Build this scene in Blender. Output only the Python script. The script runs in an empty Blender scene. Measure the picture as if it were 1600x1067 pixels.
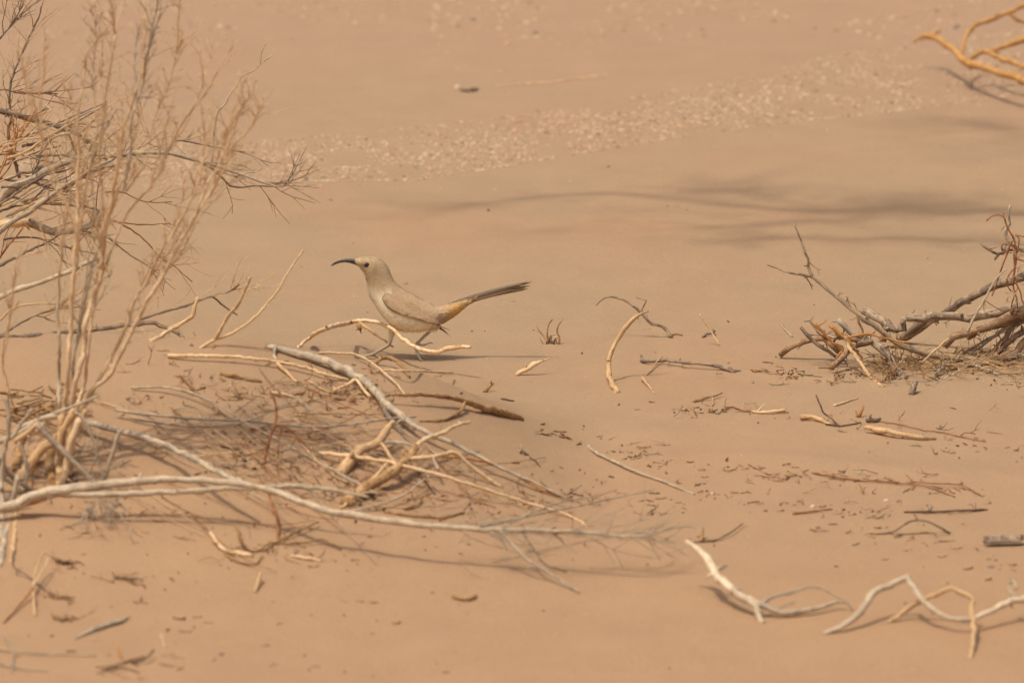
import bpy, bmesh, math, random
from mathutils import Vector, noise
from mathutils.bvhtree import BVHTree

# ------------------------------------------------------------------ camera, sky, sun, exposure
scn = bpy.context.scene
COL = scn.collection
FOCAL, PITCH, CAMH = 250.0, math.radians(10.0), 1.788
FPX = FOCAL / 36.0 * 1600.0
camd = bpy.data.cameras.new('camera')
camd.lens = FOCAL; camd.sensor_width = 36.0
camd.clip_start = 0.1; camd.clip_end = 3000
camd.dof.use_dof = True; camd.dof.focus_distance = 10.13; camd.dof.aperture_fstop = 8.5
cam = bpy.data.objects.new('camera', camd); COL.objects.link(cam)
cam.location = (0, 0, CAMH); cam.rotation_euler = (math.radians(90) - PITCH, 0, 0)
scn.camera = cam

SUN_DIR = Vector((0.32, 0.27, -1.0)).normalized()     # the way the light travels: high sun, front left
SUN_EL = math.asin(-SUN_DIR.z)
world = bpy.data.worlds.new('World'); scn.world = world; world.use_nodes = True
wn = world.node_tree.nodes; wl = world.node_tree.links; wn.clear()
wo = wn.new('ShaderNodeOutputWorld'); wb = wn.new('ShaderNodeBackground'); ws = wn.new('ShaderNodeTexSky')
ws.sky_type = 'NISHITA'; ws.sun_disc = False; ws.sun_elevation = SUN_EL; ws.sun_rotation = math.radians(180 + 49.8)
ws.air_density = 1.0; ws.dust_density = 6.0; ws.ozone_density = 0.6
wb.inputs['Strength'].default_value = 0.13
wl.new(ws.outputs[0], wb.inputs['Color']); wl.new(wb.outputs[0], wo.inputs['Surface'])
sund = bpy.data.lights.new('sun', 'SUN'); sund.energy = 2.2; sund.angle = math.radians(0.8); sund.color = (1.0, 0.95, 0.87)
sun = bpy.data.objects.new('sun', sund); COL.objects.link(sun)
sun.location = (-6, -9, 30); sun.rotation_euler = SUN_DIR.to_track_quat('-Z', 'Y').to_euler()
scn.view_settings.view_transform = 'Standard'; scn.view_settings.look = 'None'
scn.view_settings.exposure = 0.0; scn.view_settings.gamma = 1.0; scn.view_settings.use_curve_mapping = False
scn.render.engine = 'CYCLES'; scn.cycles.use_denoising = True
scn.cycles.max_bounces = 6; scn.cycles.diffuse_bounces = 4; scn.cycles.glossy_bounces = 2

R = random.Random(7); KN = random.Random(99)
FWD = Vector((0, math.cos(PITCH), -math.sin(PITCH))); UP = Vector((0, math.sin(PITCH), math.cos(PITCH))); CAM = Vector((0, 0, CAMH))

# ------------------------------------------------------------------ terrain height
def sstep(a, b, x):
    t = min(1.0, max(0.0, (x - a) / (b - a))); return t * t * (3 - 2 * t)
def hgt(x, y):
    fx = 0.122 * sstep(0.14, -0.20, x) + 0.038 * sstep(-0.15, -0.4, x)
    d = y - 9.28
    fy = math.exp(-(d / (0.27 if d > 0 else 0.62)) ** 2)
    z = fx * fy
    v = Vector((x, y, 0))
    near = 1.0 if y < 10.6 else max(0.35, 1 - (y - 10.6) * 0.3)
    amp = 1 - math.exp(-((x + 0.12) ** 2 + (y - 10) ** 2) / 0.08) * 0.8
    z += (0.012 * noise.noise(v * 1.4) + 0.0034 * noise.noise(Vector((x * 5, y * 3.2, 3)))) * amp
    z += (0.0012 * noise.noise(Vector((x * 15, y * 11, 7))) + 0.0007 * noise.noise(Vector((x * 42, y * 34, 1)))) * near
    # low drifted ridges of sand caught against the brushwood and along the litter lines
    z += 0.007 * math.exp(-((y - 9.86 - 0.05 * math.sin(x * 9)) / 0.035) ** 2) * sstep(0.28, 0.36, x) * sstep(0.66, 0.5, x)
    z += 0.006 * math.exp(-((y - 9.18 + 0.25 * (x - 0.4) + 0.02 * math.sin(x * 14)) / 0.05) ** 2) * sstep(0.0, 0.2, x)
    z += 0.010 * math.exp(-((y - 8.5 + 0.1 * x) / 0.10) ** 2) * sstep(-0.1, -0.4, x)
    return z

def ray(px, py):
    return (FWD + Vector((1, 0, 0)) * ((px - 800) / FPX) + UP * ((533.5 - py) / FPX))
def gp(px, py, lift=0.0):
    """where the line of sight through a picture point meets the ground raised by lift (metres)"""
    d = ray(px, py)
    t = max(6.0, (CAMH - 0.22 - max(lift, 0)) / max(1e-3, -d.z)); step = 0.05; prev = t
    while t < 40:
        p = CAM + d * t
        if p.z < hgt(p.x, p.y) + lift: break
        prev = t; t += step
    a, b = prev, t
    for _ in range(22):
        m = (a + b) / 2; p = CAM + d * m
        if p.z < hgt(p.x, p.y) + lift: b = m
        else: a = m
    return CAM + d * b
def mpp(p): return (p - CAM).dot(FWD) / FPX
def gl(px, py, liftpx):
    q = gp(px, py); return gp(px, py, liftpx * mpp(q))
def vp(px, py, Y):
    d = ray(px, py); t = Y / d.y; p = CAM + d * t
    if p.z < hgt(p.x, p.y): p = gp(px, py)
    return p

# ------------------------------------------------------------------ materials
def lin(c):
    c /= 255.0
    return c / 12.92 if c <= 0.04045 else ((c + 0.055) / 1.055) ** 2.4
def S(r, g, b, k=0.85): return (lin(r) * k, lin(g) * k, lin(b) * k, 1.0)
def newmat(name, rough=0.9, spec=0.15):
    m = bpy.data.materials.new(name); m.use_nodes = True
    b = m.node_tree.nodes['Principled BSDF']
    b.inputs['Roughness'].default_value = rough; b.inputs['Specular IOR Level'].default_value = spec
    return m, m.node_tree.nodes, m.node_tree.links, b
def ramp(n, stops):
    r = n.new('ShaderNodeValToRGB'); e = r.color_ramp.elements
    e[0].position, e[0].color = stops[0]; e[1].position, e[1].color = stops[-1]
    for p, c in stops[1:-1]:
        x = e.new(p); x.color = c
    return r
def tex(n, l, coord, scale, detail=3, rough=0.55, sc3=None):
    t = n.new('ShaderNodeTexNoise'); t.inputs['Scale'].default_value = scale
    t.inputs['Detail'].default_value = detail; t.inputs['Roughness'].default_value = rough
    if sc3:
        mp = n.new('ShaderNodeMapping'); mp.inputs['Scale'].default_value = sc3
        l.new(coord, mp.inputs['Vector']); l.new(mp.outputs[0], t.inputs['Vector'])
    else: l.new(coord, t.inputs['Vector'])
    return t
def mix(n, l, fac, a, b, mode='MIX'):
    m = n.new('ShaderNodeMix'); m.data_type = 'RGBA'; m.blend_type = mode
    for s, v in ((0, fac), (6, a), (7, b)):
        if hasattr(v, 'links') or hasattr(v, 'is_linked'): l.new(v, m.inputs[s])
        else: m.inputs[s].default_value = v
    return m.outputs[2]

def wood(name, c_main, c_alt, c_dark, patch=0.35, bump=0.5, rough=0.85):
    """weathered stick: long grain along the limb, blotches of bark or bleaching"""
    m, n, l, b = newmat(name, rough, 0.2)
    uv = n.new('ShaderNodeUVMap').outputs[0]
    oi = n.new('ShaderNodeObjectInfo')
    add = n.new('ShaderNodeVectorMath'); add.operation = 'ADD'
    cmb = n.new('ShaderNodeCombineXYZ'); l.new(oi.outputs['Random'], cmb.inputs[2])
    mul = n.new('ShaderNodeVectorMath'); mul.operation = 'SCALE'; mul.inputs['Scale'].default_value = 31.0
    l.new(cmb.outputs[0], mul.inputs[0]); l.new(uv, add.inputs[0]); l.new(mul.outputs[0], add.inputs[1])
    co = add.outputs[0]
    grain = tex(n, l, co, 1.0, 4, 0.6, (9, 60, 1))
    blot = tex(n, l, co, 1.0, 3, 0.6, (1.6, 55, 1))
    fine = tex(n, l, co, 1.0, 2, 0.6, (14, 420, 1))
    r1 = ramp(n, [(0.33, c_dark), (0.47, c_main), (0.75, c_main)])
    l.new(grain.outputs[0], r1.inputs[0])
    r2 = ramp(n, [(0.57 - patch * 0.22, (0, 0, 0, 1)), (0.63 - patch * 0.22, (1, 1, 1, 1))]); l.new(blot.outputs[0], r2.inputs[0])
    c = mix(n, l, r2.outputs[0], r1.outputs[0], c_alt)
    r3 = ramp(n, [(0.3, (0.72, 0.72, 0.72, 1)), (0.7, (1.12, 1.12, 1.12, 1))]); l.new(fine.outputs[0], r3.inputs[0])
    c = mix(n, l, 1.0, c, r3.outputs[0], 'MULTIPLY')
    l.new(c, b.inputs['Base Color'])
    bp = n.new('ShaderNodeBump'); bp.inputs['Strength'].default_value = bump; bp.inputs['Distance'].default_value = 0.0022
    l.new(grain.outputs[0], bp.inputs['Height']); l.new(bp.outputs[0], b.inputs['Normal'])
    return m
M = {}
WK = 1.16
M['pale'] = wood('bleached_wood', S(204, 182, 150, WK), S(182, 160, 130, WK), S(136, 114, 90, WK), 0.3, 0.9)
M['white'] = wood('sun_bleached_wood', S(226, 202, 166, WK), S(206, 180, 144, WK), S(160, 132, 100, WK), 0.2, 0.9)
M['grey'] = wood('weathered_grey_wood', S(168, 150, 126, WK), S(190, 168, 136, WK), S(116, 98, 80, WK))
M['dgrey'] = wood('dark_grey_bark', S(132, 112, 92, WK), S(164, 140, 112, WK), S(84, 68, 54, WK), 0.3, 0.8)
M['straw'] = wood('dry_straw_stem', S(218, 181, 132, WK), S(226, 193, 150, WK), S(170, 134, 92, WK))
M['tan'] = wood('tan_dry_wood', S(206, 168, 120, WK), S(186, 150, 108, WK), S(142, 108, 72, WK))
M['stem'] = wood('dry_shrub_stem', S(230, 194, 148, 1.05), S(212, 180, 140, 1.05), S(176, 144, 108, 1.05))
M['brown'] = wood('brown_dry_wood', S(168, 128, 82, WK), S(190, 150, 102, WK), S(92, 66, 44, WK), 0.3, 1.0)
M['orange'] = wood('orange_twig_bark', S(184, 120, 58, WK), S(196, 140, 80, WK), S(140, 90, 46, WK))
M['yellow'] = wood('yellow_shrub_bark', S(180, 130, 70, WK), S(192, 146, 90, WK), S(132, 94, 52, WK))
M['rust'] = wood('reddish_brown_twig', S(142, 92, 56, WK), S(170, 116, 72, WK), S(92, 56, 36, WK))
M['bark'] = wood('flaking_bark', S(180, 157, 127, WK), S(140, 116, 92, WK), S(98, 78, 60, WK), 0.34, 1.0)
M['dark'] = wood('dark_dead_wood', S(104, 80, 62, WK), S(140, 110, 84, WK), S(58, 42, 32, WK), 0.3, 0.9)
M['lichen'] = wood('grey_tan_bark', S(176, 146, 110, WK), S(148, 128, 102, WK), S(104, 82, 60, WK), 0.4, 1.0)
M['root'] = wood('brown_bark', S(150, 118, 88, WK), S(172, 138, 102, WK), S(92, 68, 50, WK), 0.35, 0.9)

# sand
def sand_material():
    m, n, l, b = newmat('desert_sand', 0.95, 0.08)
    g = n.new('ShaderNodeNewGeometry'); pos = g.outputs['Position']
    sep = n.new('ShaderNodeSeparateXYZ'); l.new(pos, sep.inputs[0])
    big = tex(n, l, pos, 1.0, 3, 0.5, (2.2, 1.4, 2.2))
    mid = tex(n, l, pos, 1.0, 4, 0.6, (11, 7, 11))
    fine = tex(n, l, pos, 520, 3, 0.7)
    speck = tex(n, l, pos, 260, 2, 0.5)
    tan = S(206, 171, 131, 0.61); org = S(212, 168, 125, 0.62); pink = S(208, 169, 134, 0.625)
    r = ramp(n, [(0.45, tan), (0.85, org)]); l.new(big.outputs[0], r.inputs[0])
    # the blown mound and the nearer ground hold more of the red sand
    mr = n.new('ShaderNodeMapRange'); mr.inputs[1].default_value = 9.9; mr.inputs[2].default_value = 8.4
    mr.inputs[3].default_value = 0.0; mr.inputs[4].default_value = 0.75; l.new(sep.outputs['Y'], mr.inputs[0])
    c = mix(n, l, mr.outputs[0], r.outputs[0], org)
    mr2 = n.new('ShaderNodeMapRange'); mr2.inputs[1].default_value = 11.0; mr2.inputs[2].default_value = 13.5
    mr2.inputs[3].default_value = 0.0; mr2.inputs[4].default_value = 0.8; l.new(sep.outputs['Y'], mr2.inputs[0])
    c = mix(n, l, mr2.outputs[0], c, pink)
    r2 = ramp(n, [(0.32, (0.96, 0.955, 0.95, 1)), (0.68, (1.03, 1.025, 1.02, 1))]); l.new(mid.outputs[0], r2.inputs[0])
    c = mix(n, l, 1.0, c, r2.outputs[0], 'MULTIPLY')
    r3 = ramp(n, [(0.3, (0.8, 0.8, 0.8, 1)), (0.7, (1.15, 1.15, 1.15, 1))]); l.new(fine.outputs[0], r3.inputs[0])
    c = mix(n, l, 1.0, c, r3.outputs[0], 'MULTIPLY')
    r4 = ramp(n, [(0.26, (0.7, 0.66, 0.62, 1)), (0.33, (1, 1, 1, 1))]); l.new(speck.outputs[0], r4.inputs[0])
    c = mix(n, l, 1.0, c, r4.outputs[0], 'MULTIPLY')
    l.new(c, b.inputs['Base Color'])
    b1 = n.new('ShaderNodeBump'); b1.inputs['Strength'].default_value = 0.5; b1.inputs['Distance'].default_value = 0.001
    l.new(fine.outputs[0], b1.inputs['Height'])
    b2 = n.new('ShaderNodeBump'); b2.inputs['Strength'].default_value = 0.45; b2.inputs['Distance'].default_value = 0.0024
    md2 = tex(n, l, pos, 1.0, 4, 0.6, (70, 55, 70)); l.new(md2.outputs[0], b2.inputs['Height']); l.new(b1.outputs[0], b2.inputs['Normal'])
    l.new(b2.outputs[0], b.inputs['Normal'])
    return m
M['sand'] = sand_material()

def attr_mat(name, rough=0.85, spec=0.12, fibre=0.0):
    m, n, l, b = newmat(name, rough, spec)
    a = n.new('ShaderNodeAttribute'); a.attribute_name = 'Col'
    tc = n.new('ShaderNodeTexCoord')
    t = tex(n, l, tc.outputs['Object'], 1.0, 3, 0.6, (350, 350, 350))
    r = ramp(n, [(0.3, (0.86, 0.86, 0.86, 1)), (0.7, (1.1, 1.1, 1.1, 1))]); l.new(t.outputs[0], r.inputs[0])
    c = mix(n, l, 1.0, a.outputs['Color'], r.outputs[0], 'MULTIPLY')
    l.new(c, b.inputs['Base Color'])
    return m
M['plume'] = attr_mat('plumage'); M['stone'] = attr_mat('stone', 0.8, 0.2); M['litter'] = attr_mat('litter', 0.9, 0.1)
m, n, l, b = newmat('bill_horn', 0.38, 0.5)
b.inputs['Base Color'].default_value = S(70, 64, 58); M['bill'] = m
tc = n.new('ShaderNodeTexCoord'); t = tex(n, l, tc.outputs['Object'], 300, 2); r_ = ramp(n, [(0.3, S(70, 64, 58)), (0.7, S(112, 104, 92))]); l.new(t.outputs[0], r_.inputs[0]); l.new(r_.outputs[0], b.inputs['Base Color'])
m, n, l, b = newmat('eye_dark', 0.08, 0.6)
b.inputs['Base Color'].default_value = S(34, 24, 20); M['eye'] = m
tc = n.new('ShaderNodeTexCoord'); t = tex(n, l, tc.outputs['Object'], 400, 1); r_ = ramp(n, [(0.3, S(26, 18, 16)), (0.7, S(50, 34, 26))]); l.new(t.outputs[0], r_.inputs[0]); l.new(r_.outputs[0], b.inputs['Base Color'])

# ------------------------------------------------------------------ mesh building
def tag(o, label, cat, group=None):
    o['label'] = label; o['category'] = cat
    if group: o['group'] = group
    return o
def empty(name, loc):
    o = bpy.data.objects.new(name, None); o.location = loc; o.empty_display_size = 0.02; COL.objects.link(o); return o

class MB:
    def __init__(s): s.v = []; s.f = []; s.uv = []; s.c = []
    def build(s, name, mat, parent=None, origin=None, smooth=True, color=False):
        o0 = Vector(origin) if origin is not None else (s.v[0].copy() if s.v else Vector())
        me = bpy.data.meshes.new(name)
        me.from_pydata([tuple(p - o0) for p in s.v], [], s.f)
        if s.uv and len(s.uv) == len(s.v):
            ul = me.uv_layers.new(name='UVMap'); idx = [0] * len(me.loops); me.loops.foreach_get('vertex_index', idx)
            flat = []
            for i in idx: flat.extend(s.uv[i])
            ul.data.foreach_set('uv', flat)
        if color:
            ca = me.color_attributes.new('Col', 'FLOAT_COLOR', 'POINT'); flat = []
            for c in s.c: flat.extend((c[0], c[1], c[2], 1.0))
            ca.data.foreach_set('color', flat)
        me.materials.append(mat); me.update()
        if smooth: me.polygons.foreach_set('use_smooth', [True] * len(me.polygons))
        o = bpy.data.objects.new(name, me); COL.objects.link(o)
        if parent is not None:
            o.parent = parent; o.location = o0 - parent.location
            if parent.parent is not None: o.location = o0 - parent.location - parent.parent.location
        else: o.location = o0
        return o

def crom(P, rad, step):
    """smooth a polyline and its radii"""
    out, ro = [], []
    n = len(P)
    for i in range(n - 1):
        p0, p1, p2, p3 = P[max(i - 1, 0)], P[i], P[i + 1], P[min(i + 2, n - 1)]
        k = max(1, min(14, int((p2 - p1).length / step)))
        for j in range(k):
            t = j / k
            a = p1 * 2 + (p2 - p0) * t + (p0 * 2 - p1 * 5 + p2 * 4 - p3) * t * t + (-p0 + p1 * 3 - p2 * 3 + p3) * t ** 3
            out.append(a * 0.5); ro.append(rad[i] * (1 - t) + rad[i + 1] * t)
    out.append(P[-1]); ro.append(rad[-1])
    return out, ro

def tube(mb, pts, rad, sides=7, rough=0.14, jit=0.35, smooth=True, tip='cut', rng=R, step=None, color=None):
    if smooth and len(pts) > 2: pts, rad = crom(pts, rad, step or max(max(rad) * 1.6, 0.004))
    n = len(pts)
    if n < 2: return
    sd = rng.random() * 100
    if jit:
        q = []
        for i, p in enumerate(pts):
            if 0 < i < n - 1:
                a = (rad[i] * .7 + .0008) * jit * 1.3
                p = p + Vector((noise.noise(Vector((i * 0.6, sd, 0))), noise.noise(Vector((i * 0.6, sd, 9))), noise.noise(Vector((i * 0.6, sd, 17))))) * a * 1.6
            q.append(p)
        pts = q
    t0 = (pts[1] - pts[0]).normalized()
    ax = Vector((0, 0, 1)) if abs(t0.z) < 0.8 else Vector((1, 0, 0))
    nrm = t0.cross(ax).normalized()
    base = len(mb.v); L = 0.0
    for i in range(n):
        t = (pts[min(i + 1, n - 1)] - pts[max(i - 1, 0)])
        t = t.normalized() if t.length > 1e-9 else t0
        nrm = nrm - t * nrm.dot(t)
        nrm = nrm.normalized() if nrm.length > 1e-6 else t.orthogonal().normalized()
        bn = t.cross(nrm)
        if i: L += (pts[i] - pts[i - 1]).length
        kn = 1 + (0.28 if noise.noise(Vector((i * 0.35, sd, 4))) > 0.38 else 0) * rough * 4
        for k in range(sides):
            a = 2 * math.pi * k / sides
            rr = rad[i] * kn * (1 + rough * noise.noise(Vector((math.cos(a) * 1.3 + sd, math.sin(a) * 1.3, i * 0.45))) * 1.6)
            p = pts[i] + (nrm * math.cos(a) + bn * math.sin(a)) * rr
            if tip == 'cut' and i == n - 1: p = p + t * rad[i] * rng.uniform(-0.5, 0.9)
            mb.v.append(p); mb.uv.append((abs(2 * k / sides - 1), L + sd))
            if color: mb.c.append(color)
    for i in range(n - 1):
        for k in range(sides):
            a = base + i * sides + k; b_ = base + i * sides + (k + 1) % sides
            mb.f.append((a, b_, b_ + sides, a + sides))
    mb.f.append(tuple(base + k for k in range(sides))[::-1])
    mb.f.append(tuple(base + (n - 1) * sides + k for k in range(sides)))

def radii(n, r0, r1, px):
    return [(r0 + (r1 - r0) * i / max(n - 1, 1)) * px for i in range(n)]
def limb_pts(mode, pts, Y=None):
    out = []
    for p in pts:
        if mode == 'g': out.append(gl(p[0], p[1], p[2] if len(p) > 2 else 1.0))
        else: out.append(vp(p[0], p[1], Y + (p[2] if len(p) > 2 else 0.0)))
    return out
def limb(mb, mode, pts, r0, r1, Y=None, sides=None, jit=0.3, tip='cut', rads=None, rough=0.17):
    W = limb_pts(mode, pts, Y); px = mpp(W[0])
    rr = [r * px for r in rads] if rads else radii(len(W), r0, r1, px)
    s = sides or (10 if max(r0, r1) > 5 else 7 if max(r0, r1) > 2 else 5)
    tube(mb, W, rr, s, rough=rough, jit=jit, tip=tip)
    if max(rr) > 1.5 * px and len(W) > 2:      # broken-off side nubs
        for _ in range(KN.randint(1, 4) if max(rr) > 2.4 * px else KN.randint(0, 2)):
            i = KN.randint(0, len(W) - 2); t = KN.random(); p = W[i].lerp(W[i + 1], t); d = (W[i + 1] - W[i]).normalized(); r = rr[i] * (1 - t) + rr[i + 1] * t
            u = d.orthogonal().normalized(); a = KN.uniform(0, 6.28); u = u * math.cos(a) + d.cross(u) * math.sin(a); q = (u + d * KN.uniform(-.2, .7)).normalized()
            L = r * KN.uniform(1.4, 2.6) + px * KN.uniform(0, 4) * (KN.random() < .5)
            tube(mb, [p, p + q * L * .6, p + q * L], [r * .55, r * .4, r * .22], 5, rough=.2, jit=0, smooth=False, rng=KN)
    return W
def stick(name, label, cat, limbs, group=None):
    """limbs: (part, mode, pts, r0, r1, material[, Y[, rads]]).  One limb: a mesh; several: an Empty with a child for each."""
    if len(limbs) == 1:
        part, mode, pts, r0, r1, mat = limbs[0][:6]
        mb = MB(); limb(mb, mode, pts, r0, r1, limbs[0][6] if len(limbs[0]) > 6 else None, rads=limbs[0][7] if len(limbs[0]) > 7 else None)
        return tag(mb.build(name, M[mat]), label, cat, group)
    root = None
    for lb in limbs:
        part, mode, pts, r0, r1, mat = lb[:6]
        mb = MB(); limb(mb, mode, pts, r0, r1, lb[6] if len(lb) > 6 else None, rads=lb[7] if len(lb) > 7 else None)
        if root is None: root = tag(empty(name, mb.v[0].copy()), label, cat, group)
        mb.build(part, M[mat], root)
    return root

def twig_spray(mb, p, d, length, r, rng, depth=2, curl=0.25, sub=3, bud=None):
    n = 4; pts = [p]; cur = p.copy(); dd = d.normalized()
    for i in range(n):
        dd = (dd + Vector((rng.gauss(0, curl), rng.gauss(0, curl), rng.gauss(0, curl) + 0.04))).normalized()
        cur = cur + dd * length / n
        g = hgt(cur.x, cur.y)
        if cur.z < g + r: cur.z = g + r
        pts.append(cur.copy())
    tube(mb, pts, radii(n + 1, r, r * 0.45, 1), 4, rough=0.05, jit=0, smooth=False, rng=rng)
    if bud and rng.random() < bud:
        q = pts[rng.randint(1, n)]; tube(mb, [q, q + dd * r * 3.5, q + dd * r * 7], [r * 0.8, r * 1.9, r * 0.6], 5, jit=0, smooth=False, rng=rng)
    if depth > 0:
        for _ in range(sub):
            k = rng.randint(1, n - 1); bd = (pts[k + 1] - pts[k]).normalized()
            side = bd.orthogonal().normalized(); side = (side * math.cos(6.28 * rng.random()) + bd.cross(side) * math.sin(6.28 * rng.random()))
            twig_spray(mb, pts[k], bd + side * rng.uniform(0.4, 0.9), length * rng.uniform(0.35, 0.6), r * 0.75, rng, depth - 1, curl, max(1, sub - 1), bud)

# ------------------------------------------------------------------ ground: one sheet to the horizon
def axis(lo, hi, step, far_lo, far_hi):
    a = []; x = lo
    while x <= hi + 1e-9: a.append(x); x += step
    s = step; x = lo; L = []
    while x > far_lo: s *= 1.45; x -= s; L.append(x)
    s = step; x = hi; H = []
    while x < far_hi: s *= 1.45; x += s; H.append(x)
    return L[::-1] + a + H
gx = axis(-1.15, 1.2, 0.0095, -700, 700); gy = axis(7.3, 14.6, 0.0105, -700, 1500)
gv = []; gf = []
for y in gy:
    for x in gx:
        gv.append((x, y, hgt(x, y)))
nx = len(gx)
for j in range(len(gy) - 1):
    for i in range(nx - 1):
        a = j * nx + i; gf.append((a, a + 1, a + nx + 1, a + nx))
me = bpy.data.meshes.new('sand_ground'); me.from_pydata(gv, [], gf); me.materials.append(M['sand']); me.update()
me.polygons.foreach_set('use_smooth', [True] * len(me.polygons))
ground = bpy.data.objects.new('sand_ground', me); COL.objects.link(ground); ground['kind'] = 'structure'

# ------------------------------------------------------------------ the bird
def build_bird():
    foot = gp(661, 562)
    s = mpp(foot)
    root = empty('bird', foot)
    tag(root, 'sandy grey running bird with long black down-curved bill and cocked dark tail', 'bird')
    def B(px, py, yo=0.0): return foot + Vector(((px - 661) * s, yo * s, (562 - py) * s * 1.01))
    rings = [((553.5, 406), (557, 412.5), 3), ((561, 402.6), (562.5, 418), 7.5), ((571, 401), (568.5, 426), 11.5), ((584, 400.6), (572.5, 436), 13.5),
             ((596, 405), (574.5, 446), 14.2), ((606, 416), (575.5, 455), 14.8), ((612, 430), (578.5, 464), 16.5), ((619, 442), (584, 473), 19.5),
             ((631, 451.5), (592, 486), 23), ((645, 459.5), (602, 499), 26), ((659, 467.5), (618, 511.5), 27), ((671, 473.5), (641, 517), 26),
             ((680.5, 478), (664, 515.5), 23), ((688, 478.6), (682, 509.5), 18), ((699, 475.3), (697, 502), 13), ((713, 471.5), (713, 491.5), 9),
             ((724, 468), (727, 479.5), 6), ((735, 464.5), (738, 471.5), 3.2), ((746, 460.8), (748, 464.5), 1.2)]
    NS = 20; bm = bmesh.new(); rows = []
    for (tp, bt, w) in rings:
        a = B(*tp); b_ = B(*bt); c = (a + b_) / 2; h = (a - b_) / 2; row = []
        for k in range(NS):
            an = 2 * math.pi * k / NS
            row.append(bm.verts.new(c + h * math.cos(an) + Vector((0, 1, 0)) * w * s * math.sin(an)))
        rows.append(row)
    for i in range(len(rows) - 1):
        for k in range(NS):
            bm.faces.new((rows[i][k], rows[i][(k + 1) % NS], rows[i + 1][(k + 1) % NS], rows[i + 1][k]))
    bm.faces.new(rows[0][::-1]); bm.faces.new(rows[-1])
    bmesh.ops.recalc_face_normals(bm, faces=bm.faces)
    bmesh.ops.subdivide_edges(bm, edges=bm.edges[:], cuts=1, smooth=0.6, use_grid_fill=True)
    # legs: thigh, shank, toes grown into the same surface
    mb = MB()
    def chain(pts, rads, sides=8): tube(mb, [B(*p) for p in pts], [r * s for r in rads], sides, rough=0.03, jit=0, tip='end')
    y1 = -8; y2 = 9
    chain([(668, 498, y1), (676, 506, y1), (679, 510, y1), (677, 512.5, y1)], [6, 4.5, 3.4, 2.6])
    chain([(679, 509, y1), (672, 516, y1), (663, 524, y1), (655, 532, y1), (650.5, 536.5, y1)], [3.0, 2.7, 2.5, 2.5, 3.0])
    chain([(651, 536, y1), (658, 537.5, y1), (664, 537.5, y1), (669, 535, y1), (674, 533.6, y1), (679, 537.3, y1)], [2.2, 1.8, 1.8, 1.4, 1.2, .5])
    for dy, ex in ((-5, -2), (0, 0), (5, 3)):
        chain([(650.5, 536.5, y1), (649, 543, y1 + dy * .5), (653, 551, y1 + dy), (659 + ex, 559, y1 + dy * 1.3), (665 + ex, 562.5, y1 + dy * 1.5)], [2.5, 1.9, 1.8, 1.5, .8])
    chain([(622, 505, y2), (614, 516, y2), (611, 526, y2), (609, 536, y2), (607, 541, y2)], [11, 7, 4.6, 3.4, 2.8])
    chain([(608, 540, y2), (600, 545, y2), (590, 550.5, y2), (580, 556, y2)], [3.1, 2.8, 2.6, 2.7])
    for dy, ex in ((-7, 3), (0, 0), (7, 4)):
        chain([(580, 556, y2), (573, 557.5, y2 + dy * .5), (565 + ex, 559, y2 + dy), (556 + ex, 561.5, y2 + dy * 1.4)], [2.3, 1.8, 1.6, .8])
    chain([(580, 556, y2), (587, 559, y2 + 2), (593, 561.5, y2 + 3)], [2.0, 1.6, .8])
    off = len(bm.verts); vs = [bm.verts.new(p) for p in mb.v]; bm.verts.ensure_lookup_table()
    for f in mb.f: bm.faces.new([vs[i] for i in f])
    bmesh.ops.recalc_face_normals(bm, faces=bm.faces)
    for v in bm.verts: v.co -= foot
    me0 = bpy.data.meshes.new('body_cage'); bm.to_mesh(me0); bm.free()
    tmp = bpy.data.objects.new('body_cage', me0); COL.objects.link(tmp)
    md = tmp.modifiers.new('r', 'REMESH'); md.mode = 'VOXEL'; md.voxel_size = 0.00085; md.use_smooth_shade = True
    sm = tmp.modifiers.new('s', 'SMOOTH'); sm.factor = 0.5; sm.iterations = 4
    dg = bpy.context.evaluated_depsgraph_get()
    me = bpy.data.meshes.new_from_object(tmp.evaluated_get(dg)); me.name = 'body'
    bpy.data.objects.remove(tmp); bpy.data.meshes.remove(me0)
    body = bpy.data.objects.new('body', me); COL.objects.link(body); body.parent = root
    me.materials.clear(); me.materials.append(M['plume'])
    me.polygons.foreach_set('use_smooth', [True] * len(me.polygons))

    C_crown = Vector(S(186, 158, 120, 1.0)[:3]); C_back = Vector(S(186, 156, 120, 1.0)[:3]); C_brs = Vector(S(214, 193, 159, 1.0)[:3]); C_bel = Vector(S(244, 226, 190, 1.0)[:3])
    C_och = Vector(S(216, 170, 104, 1.0)[:3]); C_leg = Vector(S(168, 152, 128, 1.0)[:3]); C_wht = Vector(S(222, 204, 172, 1.0)[:3]); C_drk = Vector(S(120, 98, 76, 1.0)[:3])
    outline = [(553, 406), (571, 401), (596, 405), (606, 416), (613, 432), (620, 443), (631, 451.5), (645, 459.5), (659, 467.5), (680, 478), (690, 478), (713, 471.5), (735, 465), (760, 460)]
    def TOPL(px):
        for (x0, y0), (x1, y1) in zip(outline, outline[1:]):
            if x0 <= px <= x1: return y0 + (y1 - y0) * (px - x0) / (x1 - x0)
        return 406 if px < 560 else 460
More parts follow.
